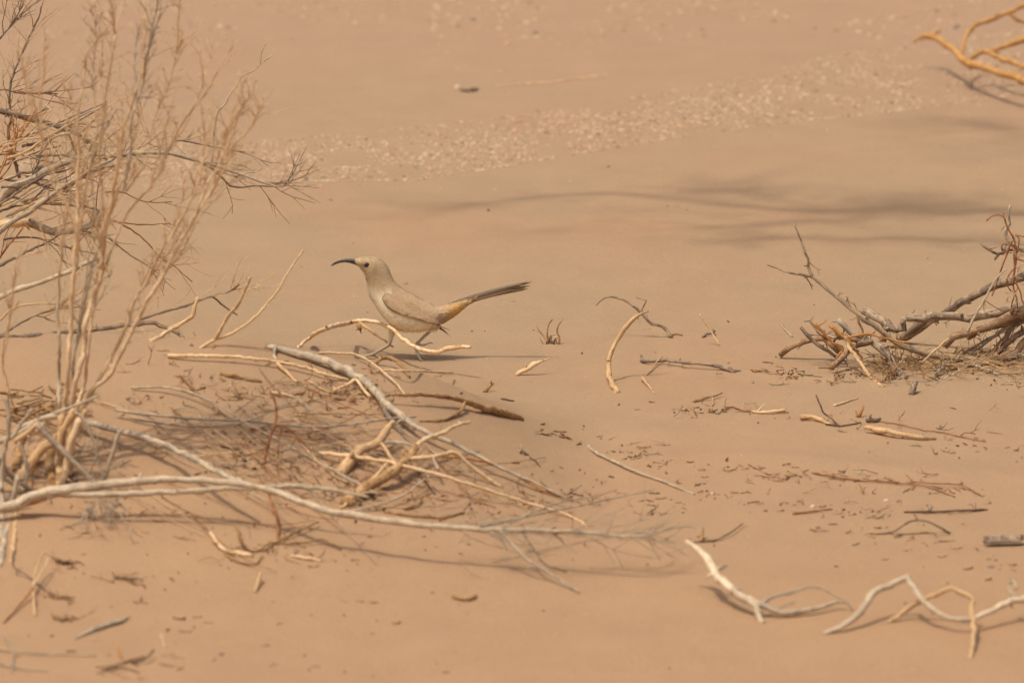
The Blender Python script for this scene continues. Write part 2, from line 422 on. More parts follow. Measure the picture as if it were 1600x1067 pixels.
    def vcol(x, z, y=0):
        px = 661 + x / s; py = 562 - z / (s * 1.01)
        if py > 519 or (py > 508.5 and px < 680 and px > 640 and py > 512 + (676 - px) * .4 and y < 0 and py > 517):
            return C_wht.lerp(C_leg, sstep(528, 542, py)) if (px < 622 and py < 545) else C_leg
        # along the back-to-belly direction
        top = TOPL(px)
        d = py - top
        body_t = sstep(20, 40, d - (0 if px > 612 else -10))
        c = C_back.lerp(C_bel, body_t)
        hd = sstep(628, 600, px) * sstep(470, 440, py)
        c = c.lerp(C_crown, hd)
        c = c.lerp(C_brs, sstep(592, 578, px) * sstep(436, 452, py) * .9)
        c = c.lerp(C_och, .95 * sstep(684, 708, px) * sstep(-2, 8, py - (474 - (px - 690) * .12)) * sstep(512, 500, py))
        c = c.lerp(C_och, 0.35 * sstep(655, 690, px) * body_t)
        # lores, moustache line and pale chin stripe
        c = c.lerp(C_drk, 0.95 * math.exp(-(((px - 566) / 5) ** 2 + ((py - 411.5) / 2.6) ** 2)))
        dl = (py - 416) - (px - 561) * 1.12
        c = c.lerp(C_wht * 1.1, 1.0 * math.exp(-((dl - .5) / 2.4) ** 2) * sstep(576, 570, px) * sstep(559, 562, px))
        c = c.lerp(C_drk, 0.9 * math.exp(-((dl - 4.4) / 1.5) ** 2) * sstep(577, 571, px) * sstep(558, 561, px))
        c = c.lerp(C_drk, 0.28 * math.exp(-(((px - 586) / 7) ** 2 + ((py - 420) / 7) ** 2)))
        return c
    ca = me.color_attributes.new('Col', 'FLOAT_COLOR', 'POINT'); flat = []
    for v in me.vertices:
        c = vcol(v.co.x, v.co.z, v.co.y); k = 1 + 0.06 * noise.noise(v.co * 160); flat.extend((c.x * k, c.y * k, c.z * k, 1))
    ca.data.foreach_set('color', flat)
    bvh = BVHTree.FromPolygons([v.co.copy() for v in me.vertices], [tuple(p.vertices) for p in me.polygons])

    # small contour feathers lying along the body
    rng = random.Random(3); pl = MB()
    cen = [((Vector(a) + Vector(b_)) / 2) for a, b_, w in rings]
    nv = len(me.vertices)
    for _ in range(7000):
        v = me.vertices[rng.randrange(nv)]; px = 661 + v.co.x / s; py = 562 - v.co.z / (s * 1.01)
        if py > 516 or px < 562 or px > 742: continue
        if 568 < px < 580 and 407 < py < 417: continue
        i = min(range(len(cen)), key=lambda j: (cen[j].x - px) ** 2 + (cen[j].y - py) ** 2)
        i = min(max(i, 0), len(cen) - 2); fd = cen[min(i + 1, len(cen) - 1)] - cen[max(i - 1, 0)]
        f = Vector((fd.x, 0, -fd.y)).normalized()
        n_ = v.normal; f = (f - n_ * f.dot(n_))
        if f.length < .3: continue
        f.normalize(); sd = n_.cross(f); small = sstep(640, 585, px)
        Lf = (8.5 - 5.0 * small) * s * rng.uniform(.7, 1.25); W = Lf * rng.uniform(.22, .34)
        f = (f + sd * rng.gauss(0, .12)).normalized()
        p = v.co + foot; c0 = vcol(v.co.x, v.co.z, v.co.y); k = rng.uniform(.92, 1.06)
        bi = len(pl.v)
        for a, w, h in ((0, .5, -.25), (.55, 1, .28), (.85, .7, .4)):
            for sg in (-1, 1):
                pl.v.append(p + f * Lf * a + sd * W * w * sg + n_ * h * s * (1 - .5 * small)); pl.c.append(c0 * k * (1 - .05 * (a == 0)))
        pl.v.append(p + f * Lf * 1.05 + n_ * .45 * s); pl.c.append(c0 * k * 1.05)
        pl.f += [(bi, bi + 1, bi + 3, bi + 2), (bi + 2, bi + 3, bi + 5, bi + 4), (bi + 4, bi + 5, bi + 6)]
    # loose fluff hanging from the belly
    for _ in range(260):
        px = rng.uniform(616, 672); yo = rng.uniform(-16, 14)
        py = 513.5 + 2.2 * math.sin((px - 612) / 62 * math.pi)
        p = B(px, py, yo); L = s * rng.uniform(3, 7); f = Vector((.7, rng.gauss(0, .2), -.55 + rng.gauss(0, .2))).normalized(); sd = Vector((.5, .3, .7)) * s * .45
        c0 = C_bel * rng.uniform(.85, 1.0); bi = len(pl.v)
        for q in (p - sd, p + sd, p + f * L): pl.v.append(q); pl.c.append(c0)
        pl.f.append((bi, bi + 1, bi + 2))
    po = pl.build('plumage', M['plume'], root, origin=foot, color=True); po['kind'] = 'stuff'

    # bill
    def beak(name, pts, rads, flat=.8):
        mb = MB(); tube(mb, [B(*p) for p in pts], [r * s for r in rads], 12, rough=0, jit=0, tip='end', step=s * 2)
        mb.build(name, M['bill'], root)
    beak('upper_bill', [(562, 409.5), (555, 407.4), (546, 406), (537, 406.1), (529, 407.9), (522, 411.3), (517.2, 415)], [4.4, 3.3, 2.4, 1.9, 1.5, 1.0, .3])
    beak('lower_bill', [(563, 413.8), (556, 411.3), (547, 409), (538, 408.4), (530, 409.9), (523, 412.9), (518.6, 415.6)], [2.8, 2.1, 1.6, 1.3, 1.1, .8, .25])
    # eyes with a thin lid ring
    for sg in (-1, 1):
        hit = bvh.ray_cast(B(573.8, 411.8, sg * 60) - foot, Vector((0, -sg, 0)))
        yv = hit[0].y if hit[0] else sg * 11 * s
        c = B(573.8, 411.8) + Vector((0, yv - sg * 1.3 * s, 0))
        mb = MB(); nl, ns = 8, 14
        for i in range(nl + 1):
            th = math.pi * i / nl
            for k in range(ns):
                a = 2 * math.pi * k / ns
                mb.v.append(c + Vector((math.cos(a) * math.sin(th) * 4.0, math.cos(th) * 3.0 * sg, math.sin(a) * math.sin(th) * 3.5)) * s)
        for i in range(nl):
            for k in range(ns):
                mb.f.append((i * ns + k, i * ns + (k + 1) % ns, (i + 1) * ns + (k + 1) % ns, (i + 1) * ns + k))
        eo = mb.build('eye', M['eye'], root, origin=c)
        lb = MB(); ring = [c + Vector((math.cos(a) * 4.2, sg * 1.1, math.sin(a) * 3.7)) * s for a in [2 * math.pi * k / 16 for k in range(17)]]
        tube(lb, ring, [.75 * s] * 17, 6, rough=0, jit=0, smooth=False, tip='end', color=tuple(C_drk * 1.3)); lo = lb.build('eyelid', M['plume'], eo, color=True)
    # wings
    low = [(597.5, 462), (601, 470), (608, 478), (621, 485.5), (644, 493), (662, 498.5), (680, 504), (694, 509), (704, 513)]
    upp = [(602, 455), (611, 456), (623, 460), (639, 467.5), (656, 477), (671, 488), (684, 498), (695, 506), (704, 512)]
    def along(P, u):
        t = u * (len(P) - 1); i = min(int(t), len(P) - 2); f = t - i
        p0, p1, p2, p3 = [Vector(P[min(max(i + k, 0), len(P) - 1)]) for k in (-1, 0, 1, 2)]
        return 0.5 * (p1 * 2 + (p2 - p0) * f + (p0 * 2 - p1 * 5 + p2 * 4 - p3) * f * f + (-p0 + p1 * 3 - p2 * 3 + p3) * f ** 3)
    C_w = Vector(S(187, 157, 120, 1.0)[:3]); C_wd = Vector(S(142, 114, 86, 1.0)[:3]); C_wp = Vector(S(210, 178, 140, 1.0)[:3])
    for sg in (-1, 1):
        drop = 0 if sg < 0 else 17
        def wp(u, v, lift):
            q = along(low, u) * (1 - v) + along(upp, u) * v
            y = -max(9.0, 24.5 - 12 * max(0, u - .35) ** 1.3 - 4 * (1 - u) ** 3 * 4)
            h = bvh.ray_cast(B(q.x, q.y + 0, sg * 90) - foot, Vector((0, -sg, 0)))
            if h[0] is not None: y = min(y + 6, -abs(h[0].y) / s)
            y -= (1.3 if v < .5 else 1.3 - 1.5 * sstep(.5, 1, v)) + lift * (1 if v < .6 else 1 - .85 * sstep(.6, 1, v))
            return B(q.x, q.y + drop * u * u, -y * (1 if sg > 0 else -1))
        def sheet(u0, u1, v0, v1, nu, nv_, lift, colf, name, parent, taper=0.0):
            mb = MB(); top = []
            for side in (1, 0):
                for i in range(nu + 1):
                    u = u0 + (u1 - u0) * i / nu; e = 1 - taper * max(0, (i / nu - .75) / .25) ** 2
                    for j in range(nv_ + 1):
                        t = j / nv_; vm = (v0 + v1) / 2; v = vm + (v0 - vm + (v1 - v0) * t) * e
                        edge = 1.0 if 0 < j < nv_ else 0.35
                        mb.v.append(wp(u, v, lift * edge + (0 if side else -0.9))); mb.c.append(colf(u, t) * (1 + .05 * noise.noise(Vector((u * 9, v * 14, lift)))))
            K = (nu + 1) * (nv_ + 1); w = nv_ + 1
            for i in range(nu):
                for j in range(nv_):
                    a = i * w + j; mb.f.append((a, a + 1, a + w + 1, a + w)); mb.f.append((K + a, K + a + w, K + a + w + 1, K + a + 1))
            for i in range(nu):
                for j in (0, nv_):
                    a = i * w + j; mb.f.append((a, a + w, K + a + w, K + a))
            for j in range(nv_):
                for i in (0, nu):
                    a = i * w + j; mb.f.append((a, a + 1, K + a + 1, K + a))
            return mb.build(name, M['plume'], parent, color=True)
        wing = sheet(0, .93, 0, 1, 26, 8, 1.0, lambda u, t: C_w.lerp(C_wd, .85 * sstep(.14, 0, t)) if sg < 0 else C_drk.lerp(C_w, sstep(.8, .5, u)), 'wing', root, .9)
        cv = MB()
        for _ in range(420):
            u = rng.uniform(.03, .72); v = rng.uniform(.2, .97)
            if v < .3 and u > .45: continue
            p0 = wp(u, v, 1.5); p1 = wp(min(1, u + .03), v, 1.5); f = (p1 - p0)
            if f.length < 1e-6: continue
            f.normalize(); n_ = Vector((0, sg, .25)).normalized(); n_ = (n_ - f * n_.dot(f)).normalized(); sd = n_.cross(f)
            L = s * rng.uniform(6, 10) * (.7 + .6 * u); W_ = L * rng.uniform(.2, .3); k = rng.uniform(.93, 1.05); i = len(cv.v)
            for a_, w_, h_ in ((0, .5, -.3), (.5, 1, .25), (.85, .75, .45)):
                for e in (-1, 1): cv.v.append(p0 + f * L * a_ + sd * W_ * w_ * e + n_ * h_ * s); cv.c.append((C_w if a_ < .8 else C_w.lerp(C_wp, .35)) * k * (.93 if e * sg > 0 else 1.03))
            cv.v.append(p0 + f * L * 1.05 + n_ * .5 * s); cv.c.append(C_w.lerp(C_wp, .4) * k)
            cv.f += [(i, i + 1, i + 3, i + 2), (i + 2, i + 3, i + 5, i + 4), (i + 4, i + 5, i + 6)]
        co = cv.build('covert_plumage', M['plume'], wing, origin=foot, color=True); co['kind'] = 'stuff'
        nf = 4
        for k in range(nf):
            v0 = 0.0 + k * .12; u1 = 1.0 - .045 * k
            sheet(.36 + .03 * k, u1, v0, v0 + .17, 16, 2, 1.5 + .28 * (nf - k) * .5, lambda u, t, k=k: (C_wp if (t < .4 and k == 0) else C_wd if t > .8 else C_w).lerp(C_wd if sg < 0 else C_drk * .8, .8 * sstep(.8, .95, u)), 'flight_feather', wing, .8)
    # tail
    tips = [((831, 439.5), -4, 2.5), ((829, 445.6), -2, 1.9), ((826, 450.6), 1, 2.1), ((818, 443), -6, 2.2), ((813, 448), 3, 2.2), ((806, 452), -4, 2.0), ((802, 446), 5, 2.6)]
    C_t = Vector(S(190, 168, 140, 1.0)[:3]); C_td = Vector(S(106, 90, 72, 1.0)[:3])
    for k, (tp, yo, w) in enumerate(tips):
        mb = MB(); n = 14; b0 = Vector((700, 478.5 + (tp[1] - 445) * .5)); ctl = Vector((762, 456.0 + (tp[1] - 445) * .85))
        for i in range(n + 1):
            t = i / n; q = b0 * (1 - t) ** 2 + ctl * 2 * t * (1 - t) + Vector(tp) * t * t
            dq = ((ctl - b0) * (1 - t) + (Vector(tp) - ctl) * t).normalized(); pn = Vector((-dq.y, dq.x))
            ww = w * (1.0 + .25 * t) * (1 - max(0, (t - .88) / .12) ** 2 * .85)
            for a, th in ((-1, 0), (0, .8), (1, 0), (0, -.8)):
                mb.v.append(B(q.x + pn.x * ww * a, q.y + pn.y * ww * a, yo * t + th + a * 2.2))
                mb.c.append(C_t.lerp(C_td, max(.15 * (k % 3), .75 * sstep(.35, 1, t) if a >= 0 and k % 2 else .35 * t + (.25 if a == 1 else 0))))
        for i in range(n):
            for j in range(4):
                a = i * 4 + j; b_ = i * 4 + (j + 1) % 4; mb.f.append((a, b_, b_ + 4, a + 4))
        mb.f.append((0, 1, 2, 3)); mb.f.append(tuple(n * 4 + j for j in (3, 2, 1, 0)))
        mb.build('tail_feather', M['plume'], root, color=True)
    # sand kicked up at the toes
    return root
bird = build_bird()
# ------------------------------------------------------------------ foreground: tall dry shrub on the mound
YS = gp(100, 722).y
shrub = tag(empty('dry_shrub', gp(100, 722)), 'tall dry straw-coloured shrub with many upright stems on the sand mound', 'shrub')
stems = [
 ('pale', [(96, 660), (95, 632), (91, 590), (92, 540), (91, 490), (91, 460), (93, 430), (97, 400), (99, 360), (105, 320), (108, 290)], 4.4, 1.8, 0.02, 5),
 ('stem', [(96, 720), (100, 640), (108, 570), (112, 520), (113, 480), (117, 420), (118, 370), (120, 320), (122, 280), (122, 240), (124, 190), (127, 150), (131, 110), (134, 85), (147, 70), (168, 46)], 6, 1.6, 0, 13),
 ('grey', [(104, 700), (107, 635), (112, 600), (118, 550), (122, 520), (128, 490), (135, 460), (141, 430), (143, 400)], 4, 2, 0.03, 4),
 ('stem', [(104, 725), (112, 645), (122, 590), (130, 540), (138, 505), (146, 470), (153, 440), (160, 395), (165, 360), (172, 320), (182, 280), (190, 240), (200, 200), (212, 150), (222, 105), (226, 60), (229, 25)], 6.5, 1.8, -0.01, 17),
 ('stem', [(112, 715), (118, 645), (130, 600), (137, 560), (146, 500), (152, 450), (158, 400), (172, 345), (186, 300), (198, 262), (204, 230), (203, 190), (207, 150)], 5, 1.6, 0.02, 13),
 ('stem', [(108, 700), (140, 620), (165, 588), (190, 545), (213, 500), (232, 470), (250, 432), (270, 400), (290, 362), (310, 330), (330, 300), (350, 270), (371, 245)], 6, 1.8, 0, 15),
 ('stem', [(106, 690), (135, 628), (155, 595), (180, 550), (200, 508), (215, 470), (228, 440), (243, 415), (262, 380), (280, 345), (295, 310), (302, 285), (312, 255)], 5, 1.6, 0.03, 13),
 ('tan', [(160, 420), (163, 380), (160, 300), (152, 240), (158, 170), (166, 110), (178, 66), (180, 50), (175, 24), (175, -10)], 3, 1.4, 0, 11),
 ('grey', [(190, 300), (205, 235), (206, 190), (215, 160), (223, 130), (226, 95), (234, 68), (241, 42), (250, 22)], 3.2, 1.4, -0.02, 12),
 ('straw', [(300, 345), (315, 320), (335, 290), (352, 258), (370, 225), (388, 200), (402, 178), (409, 158)], 2.6, 1, 0.02, 9),
 ('stem', [(160, 430), (180, 375), (202, 330), (235, 290), (262, 240), (285, 190), (308, 150), (325, 92)], 3.2, 1, 0.03, 12),
 ('stem', [(262, 380), (282, 350), (300, 312), (316, 268), (322, 228), (318, 192)], 2.6, 1.1, -0.02, 9),
 ('straw', [(128, 400), (108, 330), (80, 290), (60, 210), (52, 150), (40, 100)], 2.2, 0.8, -0.05, 5),
 ('straw', [(122, 360), (95, 300), (70, 230), (60, 150), (62, 90)], 2.0, 0.8, -0.07, 5),
 ('stem', [(118, 420), (124, 340), (142, 270), (150, 200), (140, 130), (150, 60), (146, 20)], 3, 1, 0.03, 13),
 ('stem', [(200, 300), (225, 250), (240, 190), (262, 130), (280, 80), (288, 60)], 2.4, 0.9, 0.02, 10),
 ('stem', [(300, 345), (322, 300), (345, 250), (360, 200), (378, 165), (395, 150)], 2.4, 0.9, -0.02, 9),
 ('tan', [(20, 640), (5, 560), (15, 500), (25, 420), (30, 400)], 2.4, 1.0, 0.05, 3),
]
rs = random.Random(21)
for mat, pts, r0, r1, dy, ntw in stems:
    mb = MB(); W = limb(mb, 'v', [(x + rs.gauss(0, 2.2), y, rs.gauss(0, .006)) for x, y in pts], r0 * .74, r1 * .6, YS + dy, jit=.4)
    st = mb.build('stem', M[mat], shrub)
    tw = MB(); px = mpp(W[0]); cut = max(1, len(W) // 3)
    for k in range(int(ntw * 2.2)):
        i = rs.randint(min(cut, len(W) - 2), len(W) - 2); p = W[i].lerp(W[i + 1], rs.random()); d = (W[i + 1] - W[i]).normalized()
        side = Vector((rs.gauss(0, 1), rs.gauss(0, 1), rs.gauss(0, .25))).normalized()
        twig_spray(tw, p, d + side * rs.uniform(.35, 1.0), px * rs.uniform(15, 60), px * rs.uniform(.45, .9), rs, 1 + (rs.random() < .4), .2, 2, .45)
    for k in range(3 if len(W) > 7 else 1):     # slender secondary stems leaving the main one
        i = rs.randint(min(cut, len(W) - 3), max(cut, int(len(W) * .7))); i = min(i, len(W) - 2); p = W[i]; d = (W[i + 1] - W[i]).normalized()
        d = (d + Vector((rs.gauss(0, .22), rs.gauss(0, .15), .12))).normalized(); L = px * rs.uniform(90, 220); sp = [p]; dd = d
        for t in range(7):
            dd = (dd + Vector((rs.gauss(0, .1), rs.gauss(0, .06), rs.gauss(.03, .06)))).normalized(); sp.append(sp[-1] + dd * L / 7)
        tube(tw, sp, radii(8, px * rs.uniform(1.1, 1.7), px * .5, 1), 5, rough=.12, jit=.2, rng=rs)
        for _ in range(7):
            j = rs.randint(2, 6); side = Vector((rs.gauss(0, 1), rs.gauss(0, 1), rs.gauss(.2, .4))).normalized()
            twig_spray(tw, sp[j], (sp[j + 1] - sp[j]).normalized() + side * rs.uniform(.3, .9), px * rs.uniform(12, 46), px * rs.uniform(.4, .75), rs, 1, .2, 2, .4)
    if tw.v:
        to = tw.build('twig_spray', M['straw' if mat in ('pale', 'straw') else rs.choice(['stem', 'stem', 'straw', 'straw', 'grey'])], st); to['kind'] = 'stuff'

# ------------------------------------------------------------------ old dead shrub at the foot of the tall one, with a long low branch
old = tag(empty('dead_shrub', gp(70, 748)), 'collapsed grey dead shrub with one long pale branch sprawling low over the sand', 'shrub')
def add(root, part, mat, mode, pts, r0, r1, Y=None, rads=None, **k):
    mb = MB(); W = limb(mb, mode, pts, r0, r1, Y, rads=rads, **k); return mb.build(part, M[mat], root), W
add(old, 'long_branch', 'pale', 'g', [(-25, 803, 14), (25, 787, 24), (60, 772, 36), (95, 766, 44), (140, 761, 50), (190, 754, 56), (230, 750, 60), (280, 749, 64), (330, 751, 66), (380, 757, 66), (420, 765, 65), (450, 775, 64), (480, 788, 62), (510, 799, 60), (560, 806, 60), (620, 815, 60), (680, 822, 60), (740, 826, 60), (800, 828, 62), (860, 829, 64), (930, 833, 66), (985, 838, 66), (1020, 835, 68), (1062, 818, 72)], 7, 1,
    rads=[7.5, 7.5, 7.8, 7.8, 7.4, 6.8, 6, 5.2, 4.8, 4.8, 5.2, 5.8, 5.4, 6, 5.4, 5, 4.6, 4.2, 3.6, 3.0, 2.6, 2.0, 1.4, .8])
add(old, 'branch', 'pale', 'g', [(60, 776, 32), (100, 772, 38), (160, 773, 44), (230, 770, 48), (290, 768, 52), (350, 763, 58), (400, 762, 64)], 5, 4)
add(old, 'branch', 'tan', 'g', [(26, 792, 14), (50, 783, 22), (72, 776, 30)], 6, 5)
add(old, 'branch', 'pale', 'g', [(415, 764, 66), (450, 759, 70), (500, 763, 72), (540, 769, 70), (577, 777, 66)], 4.5, 2)
add(old, 'branch', 'grey', 'g', [(115, 655, 20), (131, 660, 22), (169, 668, 26), (187, 674, 28), (225, 684, 30), (262, 697, 36), (300, 716, 46), (340, 737, 56), (384, 756, 64)], 5.5, 4.5)
add(old, 'branch', 'grey', 'g', [(750, 822, 60), (785, 815, 58), (812, 809, 56), (855, 800, 56), (900, 791, 56), (960, 778, 56), (1022, 765, 58)], 2.6, 1)
add(old, 'branch', 'grey', 'g', [(795, 818, 58), (840, 797, 64), (885, 782, 66), (930, 775, 66), (965, 764, 68)], 1.8, .8)
add(old, 'branch', 'grey', 'g', [(782, 829, 60), (800, 850, 44), (822, 872, 30), (856, 893, 16), (882, 910, 8), (905, 925, 2)], 2.6, 1.4)
add(old, 'branch', 'dgrey', 'g', [(815, 830, 60), (832, 855, 44), (845, 875, 32), (858, 884, 24), (885, 893, 16)], 2.0, 1)
add(old, 'branch', 'grey', 'g', [(770, 827, 60), (782, 842, 48), (793, 858, 36)], 1.6, 1)
add(old, 'branch', 'grey', 'g', [(860, 830, 62), (880, 845, 50), (900, 862, 40)], 1.6, .8)
add(old, 'branch', 'pale', 'g', [(1000, 836, 66), (1030, 830, 66), (1075, 822, 60), (1100, 828, 56)], 1.5, .8)
YD = gp(85, 748).y
for mat, pts, r0, r1, dy in [
 ('tan', [(28, 750), (52, 718), (71, 697), (84, 690)], 9, 8, 0), ('pale', [(-8, 692), (20, 683), (45, 668), (66, 652), (90, 651)], 5, 4, .02),
 ('tan', [(22, 690), (40, 678), (62, 662)], 5, 4, -.03),
 ('grey', [(58, 664), (75, 682), (92, 700), (112, 719), (128, 735), (147, 755)], 5, 4, -.04), ('grey', [(66, 660), (72, 680), (84, 692)], 4, 3, -.03),
 ('grey', [(116, 643), (130, 655), (138, 670), (148, 690), (152, 710), (156, 726), (162, 750)], 3, 2.4, -.05),
 ('grey', [(187, 672), (180, 696), (171, 722), (163, 752)], 3.8, 3, -.04), ('dgrey', [(-6, 715), (14, 738), (30, 752), (52, 766)], 5, 3, -.06),
 ('grey', [(-4, 745), (14, 752), (30, 762), (45, 768)], 4, 3, -.05),
 ('grey', [(-2, 885), (8, 840), (18, 800), (24, 762), (28, 745)], 5, 4, -.12), ('tan', [(18, 880), (22, 840), (25, 800), (22, 770)], 4, 3, -.1),
 ('grey', [(0, 845), (4, 800), (2, 750), (8, 700)], 5, 3, -.08), ('pale', [(20, 678), (42, 663), (66, 653), (92, 643), (122, 632), (152, 619)], 3.2, 2.4, .03),
 ('grey', [(20, 683), (34, 660), (50, 640)], 3, 2.4, 0), ('tan', [(96, 650), (95, 690), (93, 724), (92, 760)], 6, 6, .01),
 ('stem', [(126, 655), (113, 682), (106, 720), (96, 758)], 6, 6, -.01), ('tan', [(118, 640), (98, 672), (90, 700)], 6, 5, 0),
 ('tan', [(134, 640), (120, 672), (112, 700), (108, 745)], 4, 4, .01), ('brown', [(80, 700), (76, 726), (84, 755)], 7, 7, .03), ('brown', [(62, 700), (50, 730), (44, 770)], 7, 6, .05),
 ('dark', [(100, 735), (110, 752), (118, 762)], 8, 5, .03), ('grey', [(10, 622), (14, 660), (8, 700), (-4, 730)], 4, 3, 0),
 ('brown', [(38, 668), (32, 700), (22, 735)], 6, 5, .06), ('grey', [(30, 690), (40, 720), (42, 745), (38, 772)], 3, 3, -.05)]:
    add(old, 'branch', mat, 'v', pts, r0, r1, YD + dy)
tw = MB(); rs = random.Random(5)
def interp_y(x): return 822 + (x - 690) * .045
for _ in range(46):
    p = vp(rs.uniform(-5, 180), rs.uniform(690, 790), YD + rs.uniform(-.1, .08)); px = mpp(p)
    twig_spray(tw, p, Vector((rs.gauss(.1, 1), rs.gauss(0, .6), rs.gauss(-.2, .6))), px * rs.uniform(25, 80), px * rs.uniform(.7, 1.3), rs, 1, .3, 2)
for _ in range(34):
    p = gl(rs.uniform(125, 200), rs.uniform(772, 800), rs.uniform(10, 46)); px = mpp(p)
    twig_spray(tw, p, Vector((rs.gauss(.1, .7), rs.gauss(-.4, .5), rs.gauss(-.9, .4))), px * rs.uniform(25, 60), px * rs.uniform(.6, 1.1), rs, 1, .2, 2)
for _ in range(44):
    x = rs.uniform(690, 1010); p = gl(x, interp_y(x) + rs.gauss(0, 4), 60); px = mpp(p)
    twig_spray(tw, p, Vector((rs.gauss(1.0, .5), rs.gauss(-.1, .5), rs.gauss(-.12, .2))), px * rs.uniform(50, 130), px * rs.uniform(.45, .9), rs, 1, .1, 2)
o = tw.build('twig_tangle', M['grey'], old); o['kind'] = 'stuff'
mat_ = MB()
for _ in range(60):
    x = rs.uniform(-5, 115); y = rs.uniform(600, 680); a = rs.gauss(.12, .35); L = rs.uniform(15, 50)
    limb(mat_, 'g', [(x, y, rs.uniform(2, 14)), (x + L * .5, y + L * .5 * a, rs.uniform(4, 16)), (x + L, y + L * a, rs.uniform(1, 12))], rs.uniform(1.2, 3), 1, sides=5)
o = mat_.build('broken_stalk_mat', M['brown'], old); o['kind'] = 'stuff'

# ------------------------------------------------------------------ dead bush behind, reaching in from the left
YB = 9.9
bush = tag(empty('dead_bush', Vector((vp(-60, 470, YB).x, YB, hgt(vp(-60, 470, YB).x, YB)))), 'leafless dead bush with dark grey crooked branches reaching out behind the tall straw shrub', 'bush')
BB = [
 ('dgrey', [(-70, 540), (-40, 420), (-25, 260), (-15, 166), (0, 172), (25, 180), (50, 187), (75, 193), (95, 200), (120, 208), (138, 224)], 6, 3, .05, 5),
 ('dgrey', [(95, 198), (108, 213), (117, 235), (125, 262)], 2.5, 1.4, .0, 2),
 ('dgrey', [(30, 278), (24, 255), (19, 235), (13, 212), (14, 200), (18, 184), (15, 165), (16, 135), (22, 115), (32, 88), (46, 58), (60, 28), (65, 10)], 2.8, 1.2, .08, 5),
 ('grey', [(-60, 500), (-30, 380), (8, 302), (40, 286), (70, 268), (95, 256), (120, 248), (150, 241), (180, 244), (206, 239), (235, 238), (270, 241), (300, 249), (336, 259), (381, 274), (420, 288), (441, 292), (459, 280)], 6.5, .9, 0, 7),
 ('dgrey', [(310, 252), (328, 262), (343, 274), (364, 292), (400, 291), (439, 292)], 2.2, 1, .01, 1),
 ('dgrey', [(255, 240), (264, 232), (277, 220), (300, 223), (330, 229), (384, 238)], 1.8, .8, -.03, 1),
 ('pale', [(330, 258), (338, 183), (350, 166), (358, 150), (370, 135), (378, 120), (395, 112), (408, 100), (413, 95), (425, 88)], 1.7, .9, .1, 0),
 ('pale', [(407, 100), (408, 85), (416, 67)], 1.0, .7, .1, 0),
 ('grey', [(-70, 500), (-30, 390), (0, 352), (20, 346), (40, 347), (66, 357), (84, 362), (105, 362), (122, 359), (143, 351), (150, 329)], 8, 4.5, .02, 4),
 ('straw', [(-20, 362), (0, 352), (25, 349), (45, 347)], 6.5, 6.5, .0, 0),
 ('grey', [(-30, 390), (11, 353), (47, 331), (66, 316), (90, 297), (113, 284), (150, 262), (178, 248)], 4.5, 2.2, -.05, 4),
 ('dark', [(-40, 340), (-6, 315), (15, 305), (32, 294), (52, 284), (78, 268), (100, 262)], 5, 2.4, .04, 4),
 ('dgrey', [(-30, 300), (0, 308), (25, 309), (45, 318), (75, 319), (110, 321), (150, 326)], 3, 1.2, .06, 4),
 ('pale', [(-50, 485), (-5, 467), (28, 452), (79, 436), (105, 426), (131, 413), (157, 402)], 4.2, 3.2, -.08, 0),
 ('dgrey', [(-40, 440), (-5, 417), (20, 405), (40, 394), (60, 385), (76, 377), (96, 364)], 2.8, 1.4, -.02, 3),
 ('rust', [(-10, 420), (0, 402), (12, 385), (25, 370), (36, 356)], 1.8, 1.2, -.01, 1),
 ('dgrey', [(5, 375), (35, 371), (60, 372), (80, 380), (110, 388), (148, 396)], 1.6, .9, .02, 1),
 ('dgrey', [(-60, 540), (-10, 531), (0, 527), (56, 525), (94, 521), (122, 517), (169, 512), (206, 508), (242, 505), (251, 509), (277, 520), (300, 541)], 5.5, 2.4, -.53, 2),
 ('dgrey', [(200, 508), (226, 497), (260, 486), (290, 478), (310, 470), (335, 462), (360, 455), (374, 444)], 2.4, 1, -.53, 3),
 ('dark', [(330, 462), (350, 478), (371, 492)], 1.6, 1, -.53, 0),
 ('straw', [(237, 534), (270, 513), (300, 495), (304, 482), (308, 464)], 3.4, 2.6, -.55, 0),
 ('tan', [(-10, 512), (0, 500), (18, 484), (30, 478), (52, 475), (82, 475), (110, 479)], 2.2, 1, -.51, 1),
 ('dgrey', [(-20, 540), (0, 526), (30, 506), (55, 493), (84, 483), (100, 474), (106, 466)], 2, 1, -.52, 2),
 ('rust', [(180, 345), (210, 362), (235, 384), (248, 400), (272, 416), (300, 440)], 1.4, .8, -.05, 2),
 ('dgrey', [(170, 372), (200, 396), (226, 412), (246, 426)], 1.4, .8, -.05, 1),
 ('rust', [(165, 300), (190, 300), (225, 315), (268, 316)], 1.3, .8, .05, 1), ('rust', [(170, 345), (220, 351), (266, 349)], 1.2, .7, .05, 1),
 ('orange', [(-12, 300), (0, 270), (18, 236), (40, 200), (58, 168)], 1.9, .9, .03, 2), ('orange', [(-12, 265), (0, 240), (20, 216), (42, 190)], 1.7, .9, .02, 1),
 ('orange', [(-10, 290), (14, 262), (22, 240), (28, 200)], 1.4, .9, .05, 2), ('dgrey', [(-10, 70), (5, 55), (18, 38), (30, 20)], 1.6, .8, .2, 3),
 ('dgrey', [(-15, 145), (5, 140), (30, 146), (60, 146), (90, 147)], 2, .9, .1, 4), ('grey', [(35, 270), (60, 288), (98, 302), (118, 285), (160, 260)], 2, 1, .05, 5)]
rs = random.Random(11)
